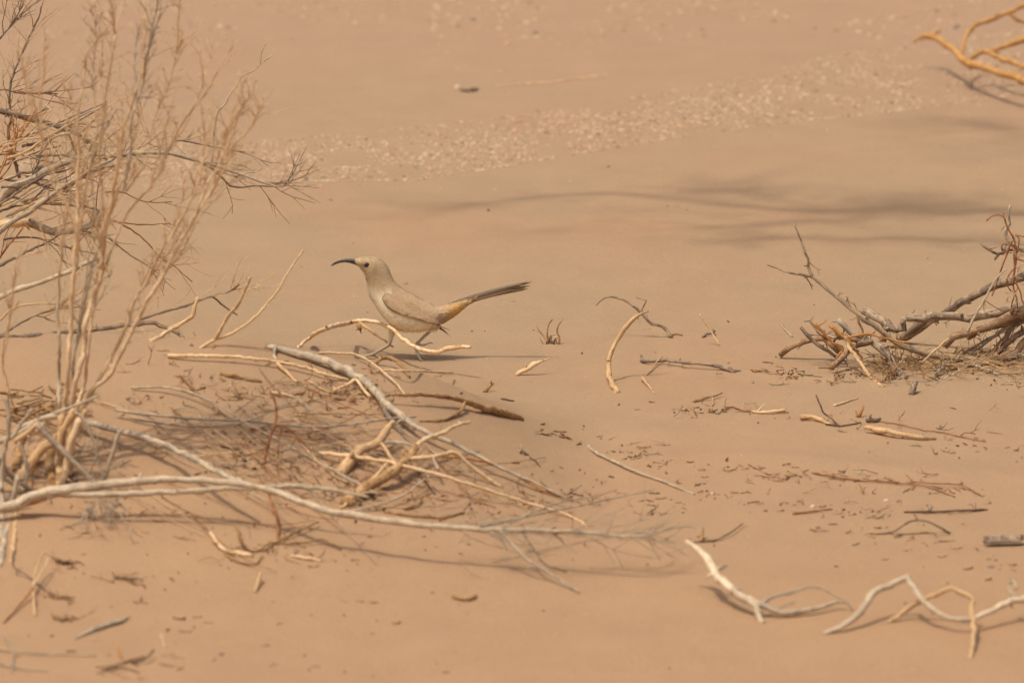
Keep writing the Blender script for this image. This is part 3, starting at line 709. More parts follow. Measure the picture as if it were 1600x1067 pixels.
for mat, pts, r0, r1, dy, ntw in BB:
    o, W = add(bush, 'branch', mat, 'v', pts, r0, r1, YB + dy)
    if ntw:
        tw = MB(); px = mpp(W[0])
        for k in range(int(ntw * 3.6)):
            i = rs.randint(len(W) // 3, len(W) - 2); p = W[i].lerp(W[i + 1], rs.random()); d = (W[i + 1] - W[i]).normalized()
            side = Vector((rs.gauss(0, 1), rs.gauss(0, .5), rs.gauss(.1, .9))).normalized()
            twig_spray(tw, p, d + side * rs.uniform(.4, 1.1), px * rs.uniform(30, 85), px * rs.uniform(.45, .85), rs, 1, .16, 2)
        to = tw.build('twig_spray', M[rs.choice(['straw', 'dgrey', 'rust', 'tan']) if mat != 'orange' else 'orange'], o); to['kind'] = 'stuff'

for k in range(26):
    x0 = rs.uniform(-30, 60); y0 = rs.uniform(230, 345); L = rs.uniform(70, 190); a = rs.gauss(-.28, .3)
    pts = [(x0 + L * t, y0 + L * t * a + rs.gauss(0, 5), rs.gauss(0, .015)) for t in (0, .25, .5, .75, 1)]
    add(bush, 'branch', rs.choice(['dgrey', 'grey', 'tan', 'dgrey', 'straw']), 'v', pts, rs.uniform(1.4, 2.6), .7, YB + rs.uniform(-.08, .1))
tw = MB()
for k in range(120):
    p = vp(rs.gauss(150, 70), rs.gauss(235, 40), YB + rs.uniform(-.1, .1)); px = mpp(p)
    twig_spray(tw, p, Vector((rs.gauss(.6, 1), rs.gauss(0, .4), rs.gauss(.35, .5))), px * rs.uniform(25, 75), px * rs.uniform(.4, .8), rs, 1, .14, 2)
o = tw.build('fine_twig_mass', M['straw'], bush); o['kind'] = 'stuff'

# ------------------------------------------------------------------ loose sticks: mound and foreground left
YM = gp(316, 541).y
stick('straw_stalk', 'thin pale straw stem leaning out from the mound crest', 'stem', [('stem', 'v', [(312, 544), (334, 532), (360, 522), (383, 508), (405, 489), (435, 453), (450, 426), (474, 391)], 2.6, 1.5, 'straw', YM)])
stick('broken_stalk', 'short snapped grey-tan stalk standing slantwise on the mound crest', 'stem', [('stalk', 'v', [(336, 530), (355, 496), (372, 474), (391, 434)], 3.0, 2.2, 'tan', YM)])
stick('bent_twig', 'tan twig arching above the sand in front of the bird legs', 'twig', [
    ('stem', 'g', [(466, 543, 0), (485, 527, 14), (510, 513, 36), (540, 506, 46), (560, 501, 48), (590, 504, 50), (612, 514, 52), (630, 530, 42), (652, 544, 34), (682, 550, 36), (703, 544, 42), (734, 542, 50)], 3.4, 3, 'straw', None, [2.6, 3.2, 3.6, 4.0, 3.6, 3.2, 3.2, 3.2, 3.4, 3.4, 4.2, 2.4]),
    ('side_twig', 'g', [(562, 505, 46), (572, 511, 42), (586, 522, 34), (600, 531, 26), (614, 542, 14)], 2.8, 1.3, 'tan'),
    ('knob', 'g', [(560, 505, 46), (561, 510, 42), (562, 513, 40)], 2.6, 3.4, 'brown')])
stick('grey_rod', 'blue-grey weathered branch curving down the mound and thinning into a long rod', 'branch', [
    ('stem', 'g', [(416, 541, 3), (450, 547, 8), (490, 558, 10), (530, 573, 12), (560, 590, 13), (585, 610, 14), (603, 630, 15), (627, 651, 16), (652, 668, 17), (690, 685, 18), (730, 704, 18), (780, 729, 16), (830, 752, 12), (870, 771, 7), (893, 782, 2)], 6, 1.5, 'grey', None, [4.6, 6.2, 6.4, 6.6, 6.6, 6.4, 6, 5.4, 4.4, 3.6, 3.2, 2.8, 2.4, 2, 1.4]),
    ('stub', 'g', [(431, 542, 8), (428, 552, 4), (432, 562, 0)], 2.6, 2.2, 'grey'),
    ('stub', 'g', [(600, 628, 14), (606, 650, 8), (622, 672, 3), (645, 695, 0)], 5, 2, 'dgrey'),
    ('stub', 'g', [(588, 612, 14), (600, 640, 6), (612, 660, 0)], 5, 3, 'root')])
stick('long_twig', 'slender grey twig lying across the mound towards the grey rod', 'twig', [('stem', 'g', [(180, 640, 14), (210, 645, 14), (300, 654, 14), (390, 658, 12), (480, 667, 12), (540, 664, 14), (600, 655, 16), (650, 651, 12)], 2.6, 1.6, 'grey')])
stick('long_twig', 'thin grey twig rising to a free tip beside the reddish sprig', 'twig', [('stem', 'g', [(205, 652, 8), (270, 663, 10), (330, 665, 12), (387, 657, 18), (426, 641, 26), (458, 623, 34)], 2, 1, 'grey')])
stick('long_twig', 'pale thin twig running slantwise down over the mound side', 'twig', [('stem', 'g', [(205, 606, 4), (255, 605, 10), (300, 614, 14), (339, 632, 16), (387, 662, 16), (420, 679, 12), (480, 712, 4), (520, 735, 1)], 2.0, 1.1, 'pale')])
stick('straw_stalk', 'yellowish straw stalk lying along the mound crest below the grey rod', 'stem', [
    ('stem', 'g', [(262, 556, 4), (300, 556, 8), (355, 557, 10), (400, 561, 10), (430, 565, 10), (477, 574, 10), (505, 584, 8), (545, 594, 2)], 3, 2.4, 'straw'),
    ('side_twig', 'g', [(432, 567, 8), (446, 580, 5), (462, 595, 2), (480, 605, 0)], 3, 2.2, 'tan')])
stick('broken_stalk', 'tan bent stalk pieces lying against the grey rod', 'stem', [('stem', 'g', [(520, 610, 3), (545, 600, 10), (556, 593, 14), (566, 606, 10), (578, 620, 4)], 2.4, 2.6, 'straw'), ('side_twig', 'g', [(514, 612, 1), (500, 605, 4), (478, 592, 2)], 2.2, 1.2, 'tan')])
stick('ochre_twig', 'short ochre twig with dark clotted end on the mound', 'twig', [('stem', 'g', [(345, 584, 2), (362, 587, 4), (385, 591, 4), (408, 597, 1)], 4, 2, 'brown')])
stick('ochre_twig', 'short yellow twig lying level beside the leaning dark sprig', 'twig', [('stem', 'g', [(424, 613, 4), (442, 616, 4), (462, 621, 1)], 2.4, 1.8, 'straw')])
YR = gp(418, 722).y
stick('reddish_sprig', 'reddish brown forked sprig standing on the mound', 'sprig', [
    ('stem', 'v', [(414, 724), (417, 700), (423, 680), (431, 660), (432, 645), (429, 625), (422, 611)], 2.4, 1.5, 'rust', YR),
    ('side_twig', 'v', [(430, 664), (447, 668), (465, 683), (480, 698), (505, 712)], 1.8, 1, 'rust', YR), ('side_twig', 'v', [(440, 668), (436, 690), (434, 715)], 1.3, 1, 'rust', YR),
    ('side_twig', 'v', [(440, 698), (452, 690), (470, 683)], 1, .8, 'rust', YR)])
stick('dry_root', 'tangled orange-brown root arching out from under the long pale branch', 'root', [
    ('stem', 'g', [(418, 765, 16), (425, 785, 16), (431, 803, 16), (434, 820, 10), (434, 846, 1)], 2.6, 1.8, 'rust'),
    ('side_root', 'g', [(370, 820, 34), (374, 838, 24), (382, 853, 10), (397, 861, 2), (415, 852, 6), (432, 845, 5), (465, 830, 7), (498, 815, 8)], 2.6, 1.4, 'brown'),
    ('side_root', 'g', [(430, 848, 2), (470, 848, 5), (500, 843, 8), (520, 850, 6), (533, 858, 2)], 1.8, 1.4, 'brown'),
    ('side_root', 'g', [(350, 866, 1), (372, 878, 2), (397, 881, 3), (410, 868, 4)], 1.6, 1.2, 'brown')])
stick('broken_stalk', 'thick pale snapped stalk lying beside the orange-brown root', 'stem', [('stem', 'g', [(328, 832, 16), (340, 848, 8), (352, 860, 3), (368, 864, 4), (392, 868, 2)], 2.2, 4.5, 'straw')])
stick('broken_stalk', 'pale straw splinter by the end of the orange-brown root', 'stem', [('stem', 'g', [(455, 868, 2), (480, 872, 3), (502, 876, 1)], 2, 3, 'straw')])
stick('dead_sprig', 'dark crooked sprig lying on bare sand inside the reddish litter', 'sprig', [('stem', 'g', [(345, 697, 2), (362, 700, 3), (377, 707, 5), (382, 720, 2)], 1.6, 3.2, 'dark')])
stick('straw_twig', 'thin straw twig bending down past the bird foot', 'twig', [('stem', 'g', [(498, 551, 2), (530, 552, 6), (556, 554, 9), (577, 564, 9), (600, 582, 8), (620, 600, 5), (634, 619, 2)], 1.9, 1.5, 'straw')])
stick('straw_twig', 'straight straw twig pointing right under the bent tan twig', 'twig', [('stem', 'g', [(585, 581, 3), (602, 578, 6), (650, 580, 10), (706, 582, 12)], 1.6, 1.8, 'straw')])
stick('knobbly_twig', 'short knobbly brown twig humped up below the bird', 'twig', [('stem', 'g', [(584, 570, 1), (592, 562, 8), (606, 559, 12), (622, 566, 12), (632, 576, 8), (640, 590, 1)], 3.4, 2.2, 'brown')])
stick('brown_stick', 'thick-ended brown stick lying on bare sand with a forked side twig', 'stick', [
    ('stem', 'g', [(606, 617, 14), (640, 617, 17), (680, 618, 17), (715, 623, 15), (740, 632, 11), (775, 643, 6), (798, 650, 3), (815, 655, 1)], 2, 5, 'brown', None, [1.8, 2.8, 3.6, 4.2, 5.4, 5.8, 6.6, 4]),
    ('side_twig', 'g', [(727, 629, 13), (719, 642, 6), (705, 651, 3), (685, 657, 2), (656, 658, 1)], 2.8, 1.8, 'brown')])
# knotted dead stump
YJ = gp(548, 790).y
stick('dead_stump', 'knotted tan dead stump with splayed broken limbs half buried in the sand', 'stump', [
    ('trunk', 'g', [(540, 788, 2), (571, 764, 12), (605, 742, 22), (622, 729, 27), (637, 717, 30), (650, 700, 36)], 10, 6, 'brown'),
    ('limb', 'g', [(648, 702, 36), (660, 688, 40), (690, 677, 40), (710, 666, 42), (734, 659, 44)], 4.5, 2.4, 'straw'),
    ('limb', 'g', [(530, 742, 1), (547, 719, 12), (562, 704, 18), (590, 692, 24), (601, 676, 32), (615, 660, 40)], 9.5, 5, 'tan'),
    ('limb', 'g', [(562, 704, 18), (580, 694, 20), (600, 683, 20), (613, 672, 22)], 4, 2, 'straw'),
    ('limb', 'g', [(498, 708, 8), (556, 713, 20), (612, 723, 28), (637, 729, 30), (687, 742, 28), (725, 754, 24), (762, 766, 18), (816, 783, 10), (885, 804, 4), (918, 822, 1)], 3.6, 1.8, 'straw'),
    ('limb', 'g', [(625, 724, 28), (650, 716, 30), (676, 714, 32), (706, 707, 34), (717, 711, 32), (736, 728, 20), (760, 746, 8), (784, 761, 1)], 4, 2.8, 'straw'),
    ('limb', 'g', [(675, 714, 32), (680, 723, 28), (684, 734, 24)], 3, 2.2, 'pale'),
    ('limb', 'g', [(690, 713, 22), (740, 718, 20), (776, 727, 16), (802, 740, 12), (842, 763, 6), (882, 777, 1)], 2.2, 1.6, 'orange'),
    ('limb', 'g', [(594, 690, 24), (606, 707, 26), (620, 726, 28)], 2.6, 3, 'tan'),
    ('limb', 'g', [(532, 794, 1), (560, 770, 12), (585, 745, 24), (604, 724, 34)], 2.6, 2, 'straw'),
    ('limb', 'g', [(560, 703, 20), (600, 693, 22), (622, 691, 26), (650, 697, 30)], 3, 2.2, 'pale'),
    ('limb', 'g', [(545, 800, 2), (590, 789, 8), (630, 774, 12), (652, 757, 16), (672, 742, 18)], 2.2, 1.5, 'pale'),
    ('limb', 'g', [(505, 726, 10), (540, 745, 12), (570, 762, 14), (592, 773, 10)], 2.2, 1.6, 'grey'),
    ('limb', 'g', [(655, 738, 4), (665, 752, 5), (680, 772, 1)], 2, 1.2, 'dark'), ('limb', 'g', [(600, 800, 1), (650, 806, 3), (690, 808, 3), (725, 800, 2)], 2, 1.4, 'brown'),
    ('limb', 'g', [(632, 796, 1), (650, 788, 5), (660, 778, 5)], 3, 1.5, 'brown')])
stick('grey_twig', 'thin grey twig tip poking from sand under the long grey twig', 'twig', [('stem', 'g', [(503, 672, 8), (514, 688, 6), (535, 708, 2)], 1.6, 2.2, 'dgrey')])

rs = random.Random(64)
for k in range(95):
    kind = rs.choice(['straw', 'grey', 'brown']); L = rs.uniform(50, 170)
    x = rs.gauss(430, 170); y = rs.gauss(690, 62) + max(0, x - 560) * .3; a = rs.gauss(.22, .35)
    if y < 560 + max(0, x - 420) * .42 or x < 40 or y > 850: continue
    b = rs.gauss(0, 9); h = rs.uniform(2, 16)
    pts = [(x + L * t, y + L * t * a + b * math.sin(t * 3.1), 1 + h * math.sin(.4 + t * 2.4)) for t in (0, .2, .45, .7, 1)]
    Wt = limb_pts('g', pts)
    if max((Wt[i + 1] - Wt[i]).length for i in range(4)) > .25: continue
    stick('dry_twig', {'straw': 'thin straw twig lying in the tangle on the mound', 'grey': 'thin grey twig lying in the tangle on the mound', 'brown': 'thin brown twig lying in the tangle on the mound'}[kind], 'twig',
          [('stem', 'g', pts, rs.uniform(.6, 1.35), .5, {'straw': rs.choice(['straw', 'tan']), 'grey': 'grey', 'brown': rs.choice(['brown', 'rust'])}[kind])], 'thin twigs tangled on the mound')

# ------------------------------------------------------------------ loose sticks: middle and right
stick('curved_stick', 'tall curved bare stick standing alone in open sand', 'stick', [('stem', 'g', [(966, 614, 0), (955, 597, 6), (950.5, 575, 22), (955, 550, 44), (965, 530, 60), (979, 510, 78), (992, 496, 90), (1013, 486, 97)], 4, 1, 'tan', None, [4.6, 4.6, 4.2, 3.6, 3.4, 3.6, 3.2, 1.0])])
YL = gp(1048, 527).y
stick('banded_twig', 'thin grey banded twig arching left from the sand behind the curved stick', 'twig', [
    ('stem', 'v', [(1049, 528), (1041, 515), (1030, 508), (1018, 506), (1010, 498), (1003, 490), (994, 482), (985, 475), (970, 467), (955, 464), (946, 465), (936, 472), (932, 477)], 3.2, .8, 'bark', YL),
    ('side_twig', 'v', [(1003, 489), (1004, 480), (1010, 470), (1003, 468), (995, 465)], 1.8, 1, 'bark', YL),
    ('root', 'g', [(1046, 525, 1), (1056, 522, 2), (1067, 524, 1)], 1.2, .8, 'rust')])
stick('straw_stalk', 'straight yellow straw stuck slantwise in open sand', 'stem', [('stem', 'v', [(1124, 540), (1108, 513), (1094, 491)], 1.5, 1.3, 'straw', gp(1124, 539).y)])
stick('curled_twig', 'small dark curled twig beside the slanting yellow straw', 'twig', [('stem', 'g', [(1098, 527, 1), (1104, 522, 3), (1112, 521, 4), (1117, 517, 6), (1113, 514, 8)], 2, 1.4, 'dgrey')])
stick('thorny_stick', 'dark thorny stick lying on the sand right of the curved stick', 'stick', [
    ('stem', 'g', [(1002, 556, 8), (1005, 564, 4), (1020, 565, 5), (1040, 563, 7), (1070, 567, 8), (1100, 569, 8), (1115, 572, 6), (1130, 575, 4), (1146, 580, 2), (1157, 579, 1)], 2.4, 2.4, 'dgrey', None, [2, 3, 2.2, 2.4, 2.4, 2.6, 3.2, 3.4, 4.2, .8]),
    ('thorn', 'g', [(1048, 564, 7), (1043, 571, 3)], 1.2, .5, 'dgrey'), ('thorn', 'g', [(1068, 567, 8), (1065, 573, 4)], 1.2, .5, 'dgrey'), ('thorn', 'g', [(1042, 563, 7), (1040, 558, 11)], 1.2, .5, 'orange'), ('thorn', 'g', [(1006, 564, 4), (1000, 565, 2)], 1.3, .6, 'dark')])
stick('faint_twig', 'pale short twig lying beside the foot of the curved stick', 'twig', [('stem', 'g', [(1003, 590, 5), (1012, 601, 3), (1023, 615, 0)], 2.8, 1.4, 'tan')])
stick('faint_twig', 'thin pale twig crossing the thorny stick end', 'twig', [('stem', 'g', [(1035, 556, 10), (1026, 566, 6), (1010, 586, 1)], 1.4, 1, 'tan')])
stick('straw_splinter', 'pale split stalk with tapering tip in front of the bird tail shadow', 'stem', [('stem', 'g', [(806, 587, 0), (820, 578, 8), (834, 570, 16), (846, 565, 20), (860, 559, 24)], 3, .6, 'straw', None, [2.6, 4.2, 4.2, 1.6, .7])])
stick('wood_stub', 'short brown upright wood stub alone in the sand', 'stub', [('stub', 'g', [(757, 613, 0), (762, 606, 6), (769, 599, 12)], 3.2, 3.0, 'brown')])
stick('dark_twig', 'tiny dark twig near the short brown stub', 'twig', [('stem', 'g', [(783, 623, 1), (795, 625, 2), (803, 626, 1)], 1.5, 1.1, 'dark')])
# small grass tuft
tuft = tag(empty('grass_tuft', gp(862, 537)), 'small dry grass tuft right of the bird tail', 'tuft'); YT = gp(862, 537).y
for mat, pts, r0, r1 in [('tan', [(858, 537), (850, 526), (842, 515), (836, 507)], 1.6, .8), ('tan', [(858, 535), (846, 522), (838, 512)], 1.2, .7), ('brown', [(857, 537), (855, 522), (857, 508), (863, 499)], 1.5, .8), ('brown', [(873, 537), (874, 528), (870, 517), (873, 508), (880, 498)], 1.6, .8),
    ('dark', [(855, 537), (858, 528), (862, 527)], 2.4, 1.4), ('brown', [(872, 538), (874, 532), (873, 524)], 2.4, 1.3), ('straw', [(857, 537), (864, 531), (868, 526)], .9, .8), ('dark', [(862, 537), (867, 532), (868, 528)], 2.2, 1.2), ('brown', [(863, 537), (860, 525), (868, 523)], 1.2, .8), ('tan', [(848, 536), (844, 530), (846, 522)], .7, .5), ('dark', [(866, 538), (862, 533), (856, 529)], 2.2, 1.2), ('straw', [(870, 537), (869, 530), (868, 526)], 1.0, .7)]:
    add(tuft, 'blade', mat, 'v', pts, r0, r1, YT, sides=5, jit=0)

# pale weathered sticks, lower right
stick('pale_stick', 'thick bleached stick slanting up from the sand with two thin grey side branches', 'stick', [
    ('stem', 'g', [(1071, 845, 76), (1092, 860, 62), (1110, 882, 48), (1127, 908, 36), (1146, 925, 28)], 5, 5, 'white', None, [2.8, 6.0, 7.0, 7.0, 6.2]),
    ('foot', 'g', [(1142, 922, 30), (1150, 928, 26), (1176, 942, 20), (1184, 957, 9), (1192, 973, 0)], 5, 5, 'pale', None, [5.6, 6.0, 6.0, 5.4, 4.2]),
    ('nub', 'g', [(1121, 890, 42), (1129, 886, 44), (1136, 883, 46)], 3, 1.8, 'pale'),
    ('side_branch', 'g', [(1176, 942, 20), (1196, 946, 18), (1216, 956, 9), (1240, 957, 7), (1275, 950, 9), (1310, 940, 13), (1325, 941, 12), (1333, 953, 2)], 5.4, 1.3, 'grey', None, [5.5, 5, 4.6, 4.4, 3.4, 2.2, 1.6, 1]),
    ('side_branch', 'g', [(1190, 943, 20), (1207, 932, 28), (1236, 925, 32), (1264, 917, 36), (1288, 921, 32), (1318, 938, 14)], 3.2, 1.1, 'grey'),
    ('side_branch', 'g', [(1213, 952, 10), (1228, 945, 14), (1243, 941, 16)], 1.6, .8, 'grey')])
stick('pale_stick', 'long bleached branch bent into a peak, forked, with a loop at one end', 'stick', [
    ('stem', 'g', [(1285, 991, 0), (1320, 976, 10), (1345, 955, 24), (1360, 932, 40), (1376, 919, 47), (1400, 910, 54), (1420, 901, 62)], 4, 4.6, 'pale', None, [3, 5, 5.6, 5.4, 5.2, 5, 4.6]),
    ('stem', 'g', [(1418, 903, 61), (1430, 921, 50), (1445, 941, 36), (1465, 956, 26), (1490, 967, 20), (1520, 967, 21)], 4.4, 3.6, 'pale'),
    ('branch', 'g', [(1520, 966, 21), (1550, 954, 26), (1580, 940, 32), (1602, 936, 34), (1640, 928, 38)], 4, 5.5, 'white'),
    ('branch', 'g', [(1520, 965, 22), (1522, 986, 14), (1520, 1010, 6), (1515, 1028, 0)], 4.2, 3.2, 'tan'),
    ('branch', 'g', [(1520, 966, 22), (1518, 946, 36), (1520, 934, 46), (1502, 926, 50), (1485, 919, 54), (1460, 930, 40), (1433, 941, 28), (1410, 957, 12), (1387, 973, 0)], 3.4, 3.6, 'tan'),
    ('branch', 'g', [(1588, 938, 33), (1580, 924, 44), (1577, 910, 56), (1584, 907, 60), (1588, 920, 50)], 3.6, 2.2, 'grey')])
stick('arched_twig', 'thin grey twig bowed into a low arch above the bleached branch', 'twig', [('stem', 'g', [(1362, 835, 0), (1393, 831, 3), (1414, 818, 16), (1436, 812, 22), (1460, 819, 18), (1484, 833, 2)], 1.6, 1.8, 'dgrey'), ('side_twig', 'g', [(1400, 835, 1), (1440, 833, 1), (1486, 831, 1)], 1, .8, 'dgrey')])
stick('twig_stub', 'dark twig stub with a thin tail beyond the thick bleached stick', 'twig', [('stem', 'g', [(1094, 846, 0), (1097, 838, 6), (1098, 826, 14)], 3.2, 2.4, 'brown'), ('side_twig', 'g', [(1085, 847, 1), (1120, 843, 3), (1145, 829, 6), (1161, 817, 5)], 1.6, .8, 'dark')])
stick('white_twig', 'thin white twig lying in the open sand beyond the stump', 'twig', [('stem', 'g', [(919, 697, 1), (931, 707, 3), (960, 721, 4), (1000, 739, 4), (1037, 752, 3), (1062, 763, 2), (1085, 772, 1)], 2.4, 1.5, 'pale')])
stick('bone_chip', 'small white forked chip standing on bare sand near the white twig', 'chip', [('stem', 'g', [(813, 694, 14), (815, 703, 7), (824, 710, 1)], .7, 2.2, 'pale'), ('root', 'g', [(813, 708, 0), (816, 704, 5)], 2.2, 1.6, 'dark'), ('tail', 'g', [(828, 714, 2), (836, 719, 3), (844, 729, 1)], 1.6, .7, 'dark')])
# bark piece
def bark_piece():
    c = [gl(1540, 850, 3), gl(1596, 848, 3)]; px = mpp(c[0]); ax = (c[1] - c[0]).normalized(); L = (c[1] - c[0]).length
    mb = MB(); n, w = 14, 9; rb = random.Random(4)
    for side in (0, 1):
        for i in range(n + 1):
            for j in range(w + 1):
                a = math.radians(-75 + 150 * j / w); rr = (9 - side * 2.2) * px
                e = (rb.uniform(-6, 5) if i in (0, n) else 0) * px
                p = c[0] + ax * (L * i / n + e) + Vector((0, 1, 0)) * math.sin(a) * rr * 1.5 + Vector((0, 0, 1)) * (math.cos(a) * rr * 1.5 + 1.6 * px * noise.noise(Vector((i * .9, j * .9, side))))
                mb.v.append(p); mb.uv.append((j / w, L * i / n))
    K = (n + 1) * (w + 1)
    for i in range(n):
        for j in range(w):
            a = i * (w + 1) + j; mb.f.append((a, a + 1, a + w + 2, a + w + 1)); mb.f.append((K + a, K + a + w + 1, K + a + w + 2, K + a + 1))
    for i in range(n):
        for j in (0, w): a = i * (w + 1) + j; mb.f.append((a, a + w + 1, K + a + w + 1, K + a))
    for j in range(w):
        for i in (0, n): a = i * (w + 1) + j; mb.f.append((a, a + 1, K + a + 1, K + a))
    tag(mb.build('bark_piece', M['dgrey']), 'curled dark grey slab of bark lying on the sand', 'bark')
bark_piece()
# mid right litter sticks
stick('tan_stick', 'tan tapering stick with its thick end propped up below the brushwood', 'stick', [('stem', 'g', [(1351, 667, 9), (1372, 671, 8), (1395, 676, 8), (1420, 680, 6), (1440, 684, 4), (1462, 685, 2)], 5, 2, 'tan', None, [3, 5.4, 4.6, 3.4, 3, 1.4])])
stick('tan_stick', 'short humped tan stick with a dark thin twig standing on it', 'stick', [('stem', 'g', [(1251, 652, 5), (1268, 651, 6), (1283, 656, 4), (1298, 664, 1)], 4.6, 2.2, 'tan'), ('side_twig', 'g', [(1275, 617, 38), (1281, 632, 26), (1287, 645, 14), (1300, 655, 6), (1312, 666, 1)], 1.3, 1.6, 'dark'), ('side_twig', 'g', [(1290, 662, 2), (1315, 665, 2), (1345, 660, 1)], 1.4, 1, 'dark')])
stick('dark_chip', 'dark lumpy wood chip lying beside the tan tapering stick', 'chip', [('chip', 'g', [(1354, 657, 3), (1363, 656, 5), (1374, 655, 3)], 4, 3.2, 'dgrey')])
stick('brown_sprig', 'tiny upright brown sprig above the tan tapering stick', 'sprig', [('stem', 'g', [(1342, 652, 0), (1346, 645, 7), (1349, 634, 16)], 3, 1.6, 'rust'), ('side_twig', 'g', [(1340, 651, 1), (1337, 642, 8)], 2, 1, 'rust')])
stick('straw_sliver', 'flat pale straw blade lying right of the dark sprig', 'stem', [('stem', 'g', [(1303, 634, 1), (1318, 629, 2), (1340, 622, 1)], 2.2, .9, 'straw')])
stick('knob_stump', 'dark knobbly stub standing alone before the brushwood', 'stub', [('stub', 'g', [(1424, 617, 0), (1426, 609, 6), (1430, 598, 15)], 5, 4.4, 'dgrey')])
stick('pale_twig', 'pale forked twig lying end to end with two dark lumps', 'twig', [('stem', 'g', [(1175, 643, 2), (1190, 644, 3), (1208, 643, 4), (1226, 641, 3)], 1.6, 2.8, 'straw'), ('side_twig', 'g', [(1183, 643, 3), (1189, 637, 7), (1194, 632, 10)], 1.8, 1.2, 'straw'), ('tail', 'g', [(1132, 640, 3), (1145, 636, 3), (1160, 641, 2), (1178, 643, 2)], 1.4, 1.2, 'rust')])
for x, y in ((1111, 643), (1130, 642)):
    stick('dark_lump', 'dark wood lump between the pale forked twig and the other dark lump' if x > 1120 else 'outer dark wood lump in line with the pale forked twig', 'lump', [('lump', 'g', [(x - 4, y + 1, 1), (x, y - 1, 3), (x + 5, y + 1, 1)], 3.4, 3, 'root', None, [2, 5, 2])])
stick('tan_twig', 'tan twig with a bent fork lying above the two dark lumps', 'twig', [('stem', 'g', [(1084, 628, 1), (1098, 623, 3), (1112, 620, 5), (1128, 614, 5)], 2.4, 1.1, 'brown'), ('side_twig', 'g', [(1112, 620, 5), (1114, 628, 3), (1113, 634, 1)], 1.3, 1, 'tan')])
stick('red_thread', 'long thin reddish twig running from the tan tapering stick', 'twig', [('stem', 'g', [(1448, 672, 2), (1475, 676, 2), (1505, 683, 2), (1540, 690, 1)], 1.0, .8, 'rust')])
stick('red_thread', 'fine red twig lying left of the long thin reddish twig', 'twig', [('stem', 'g', [(1373, 658, 2), (1400, 662, 2), (1428, 668, 2), (1448, 674, 1)], 1.0, .8, 'rust')])
stick('litter_twig', 'long dark reddish twig along the litter line', 'twig', [('stem', 'g', [(1268, 738, 1), (1290, 742, 3), (1330, 748, 3), (1370, 752, 3), (1420, 756, 3), (1450, 760, 3), (1492, 776, 1)], 1.6, 1, 'rust'), ('side_twig', 'g', [(1424, 752, 4), (1460, 755, 5), (1500, 757, 5), (1518, 765, 3), (1532, 774, 1)], 1.2, .9, 'rust'), ('side_twig', 'g', [(1425, 765, 1), (1427, 753, 8), (1416, 742, 14)], 1.1, .7, 'rust')])
stick('litter_twig', 'dark brown twig with a knob at its middle above the low arch', 'twig', [('stem', 'g', [(1412, 800, 1), (1440, 799, 3), (1470, 799, 3), (1510, 797, 4), (1542, 796, 1)], 1.6, 2, 'dark'), ('knob', 'g', [(1453, 799, 2), (1453, 794, 7), (1452, 788, 11)], 3.4, 2.2, 'dgrey')])
stick('litter_twig', 'short brown twig lying left of the low grey arch', 'twig', [('stem', 'g', [(1238, 803, 1), (1260, 800, 3), (1280, 797, 3), (1300, 795, 1)], 1.8, 1.1, 'rust')])
stick('litter_twig', 'small dark branched sprig on the sand left of the grey driftwood splinter', 'twig', [('stem', 'g', [(398, 925, 1), (404, 905, 10), (407, 895, 14)], 2.4, 2.8, 'tan')])
stick('grey_splinter', 'grey split driftwood splinter lying on orange sand in the near foreground', 'stick', [('stem', 'g', [(116, 998, 1), (145, 984, 3), (172, 974, 4), (190, 970, 3), (202, 962, 2)], 2, 1, 'grey', None, [1.6, 3.6, 4.2, 3.2, .8])])
stick('ochre_chip', 'ochre wood chip lying by itself below the sprawling pale branch', 'chip', [('chip', 'g', [(708, 932, 2), (718, 934, 4), (732, 935, 4), (743, 932, 2)], 3, 3.2, 'brown')])
stick('fallen_sprig', 'forked dry sprig at the edge of the dead shrub shadow', 'sprig', [('stem', 'g', [(55, 962, 1), (53, 935, 8), (52, 915, 14), (58, 885, 26), (68, 862, 36)], 2.4, 1.5, 'tan'), ('side_twig', 'g', [(52, 918, 14), (35, 940, 6), (5, 973, 1)], 2, 1.2, 'rust'), ('side_twig', 'g', [(53, 912, 16), (70, 885, 22), (76, 870, 26)], 1.4, 1, 'straw'), ('side_twig', 'g', [(20, 860, 30), (22, 885, 14), (45, 900, 4), (78, 928, 1)], 1.8, 1.2, 'dgrey')])
stick('straw_splinter', 'pale straw splinter poking upright near the small rooty clump', 'stem', [('stem', 'g', [(258, 1011, 0), (254, 1000, 8), (251, 990, 14)], 1.5, 1.2, 'straw')])
stick('rooty_clump', 'small brown rooty clump in the near foreground sand', 'clump', [('stem', 'g', [(190, 1028, 1), (185, 1015, 8), (180, 1002, 16)], 2, 1.4, 'orange'), ('root', 'g', [(150, 1042, 1), (175, 1040, 4), (195, 1033, 4), (225, 1025, 2)], 2, 1.4, 'brown'), ('root', 'g', [(205, 1036, 1), (228, 1028, 8), (240, 1015, 12)], 2, 1.2, 'dark'), ('root', 'g', [(158, 1048, 1), (190, 1042, 3), (218, 1050, 1)], 1.8, 1, 'root')])
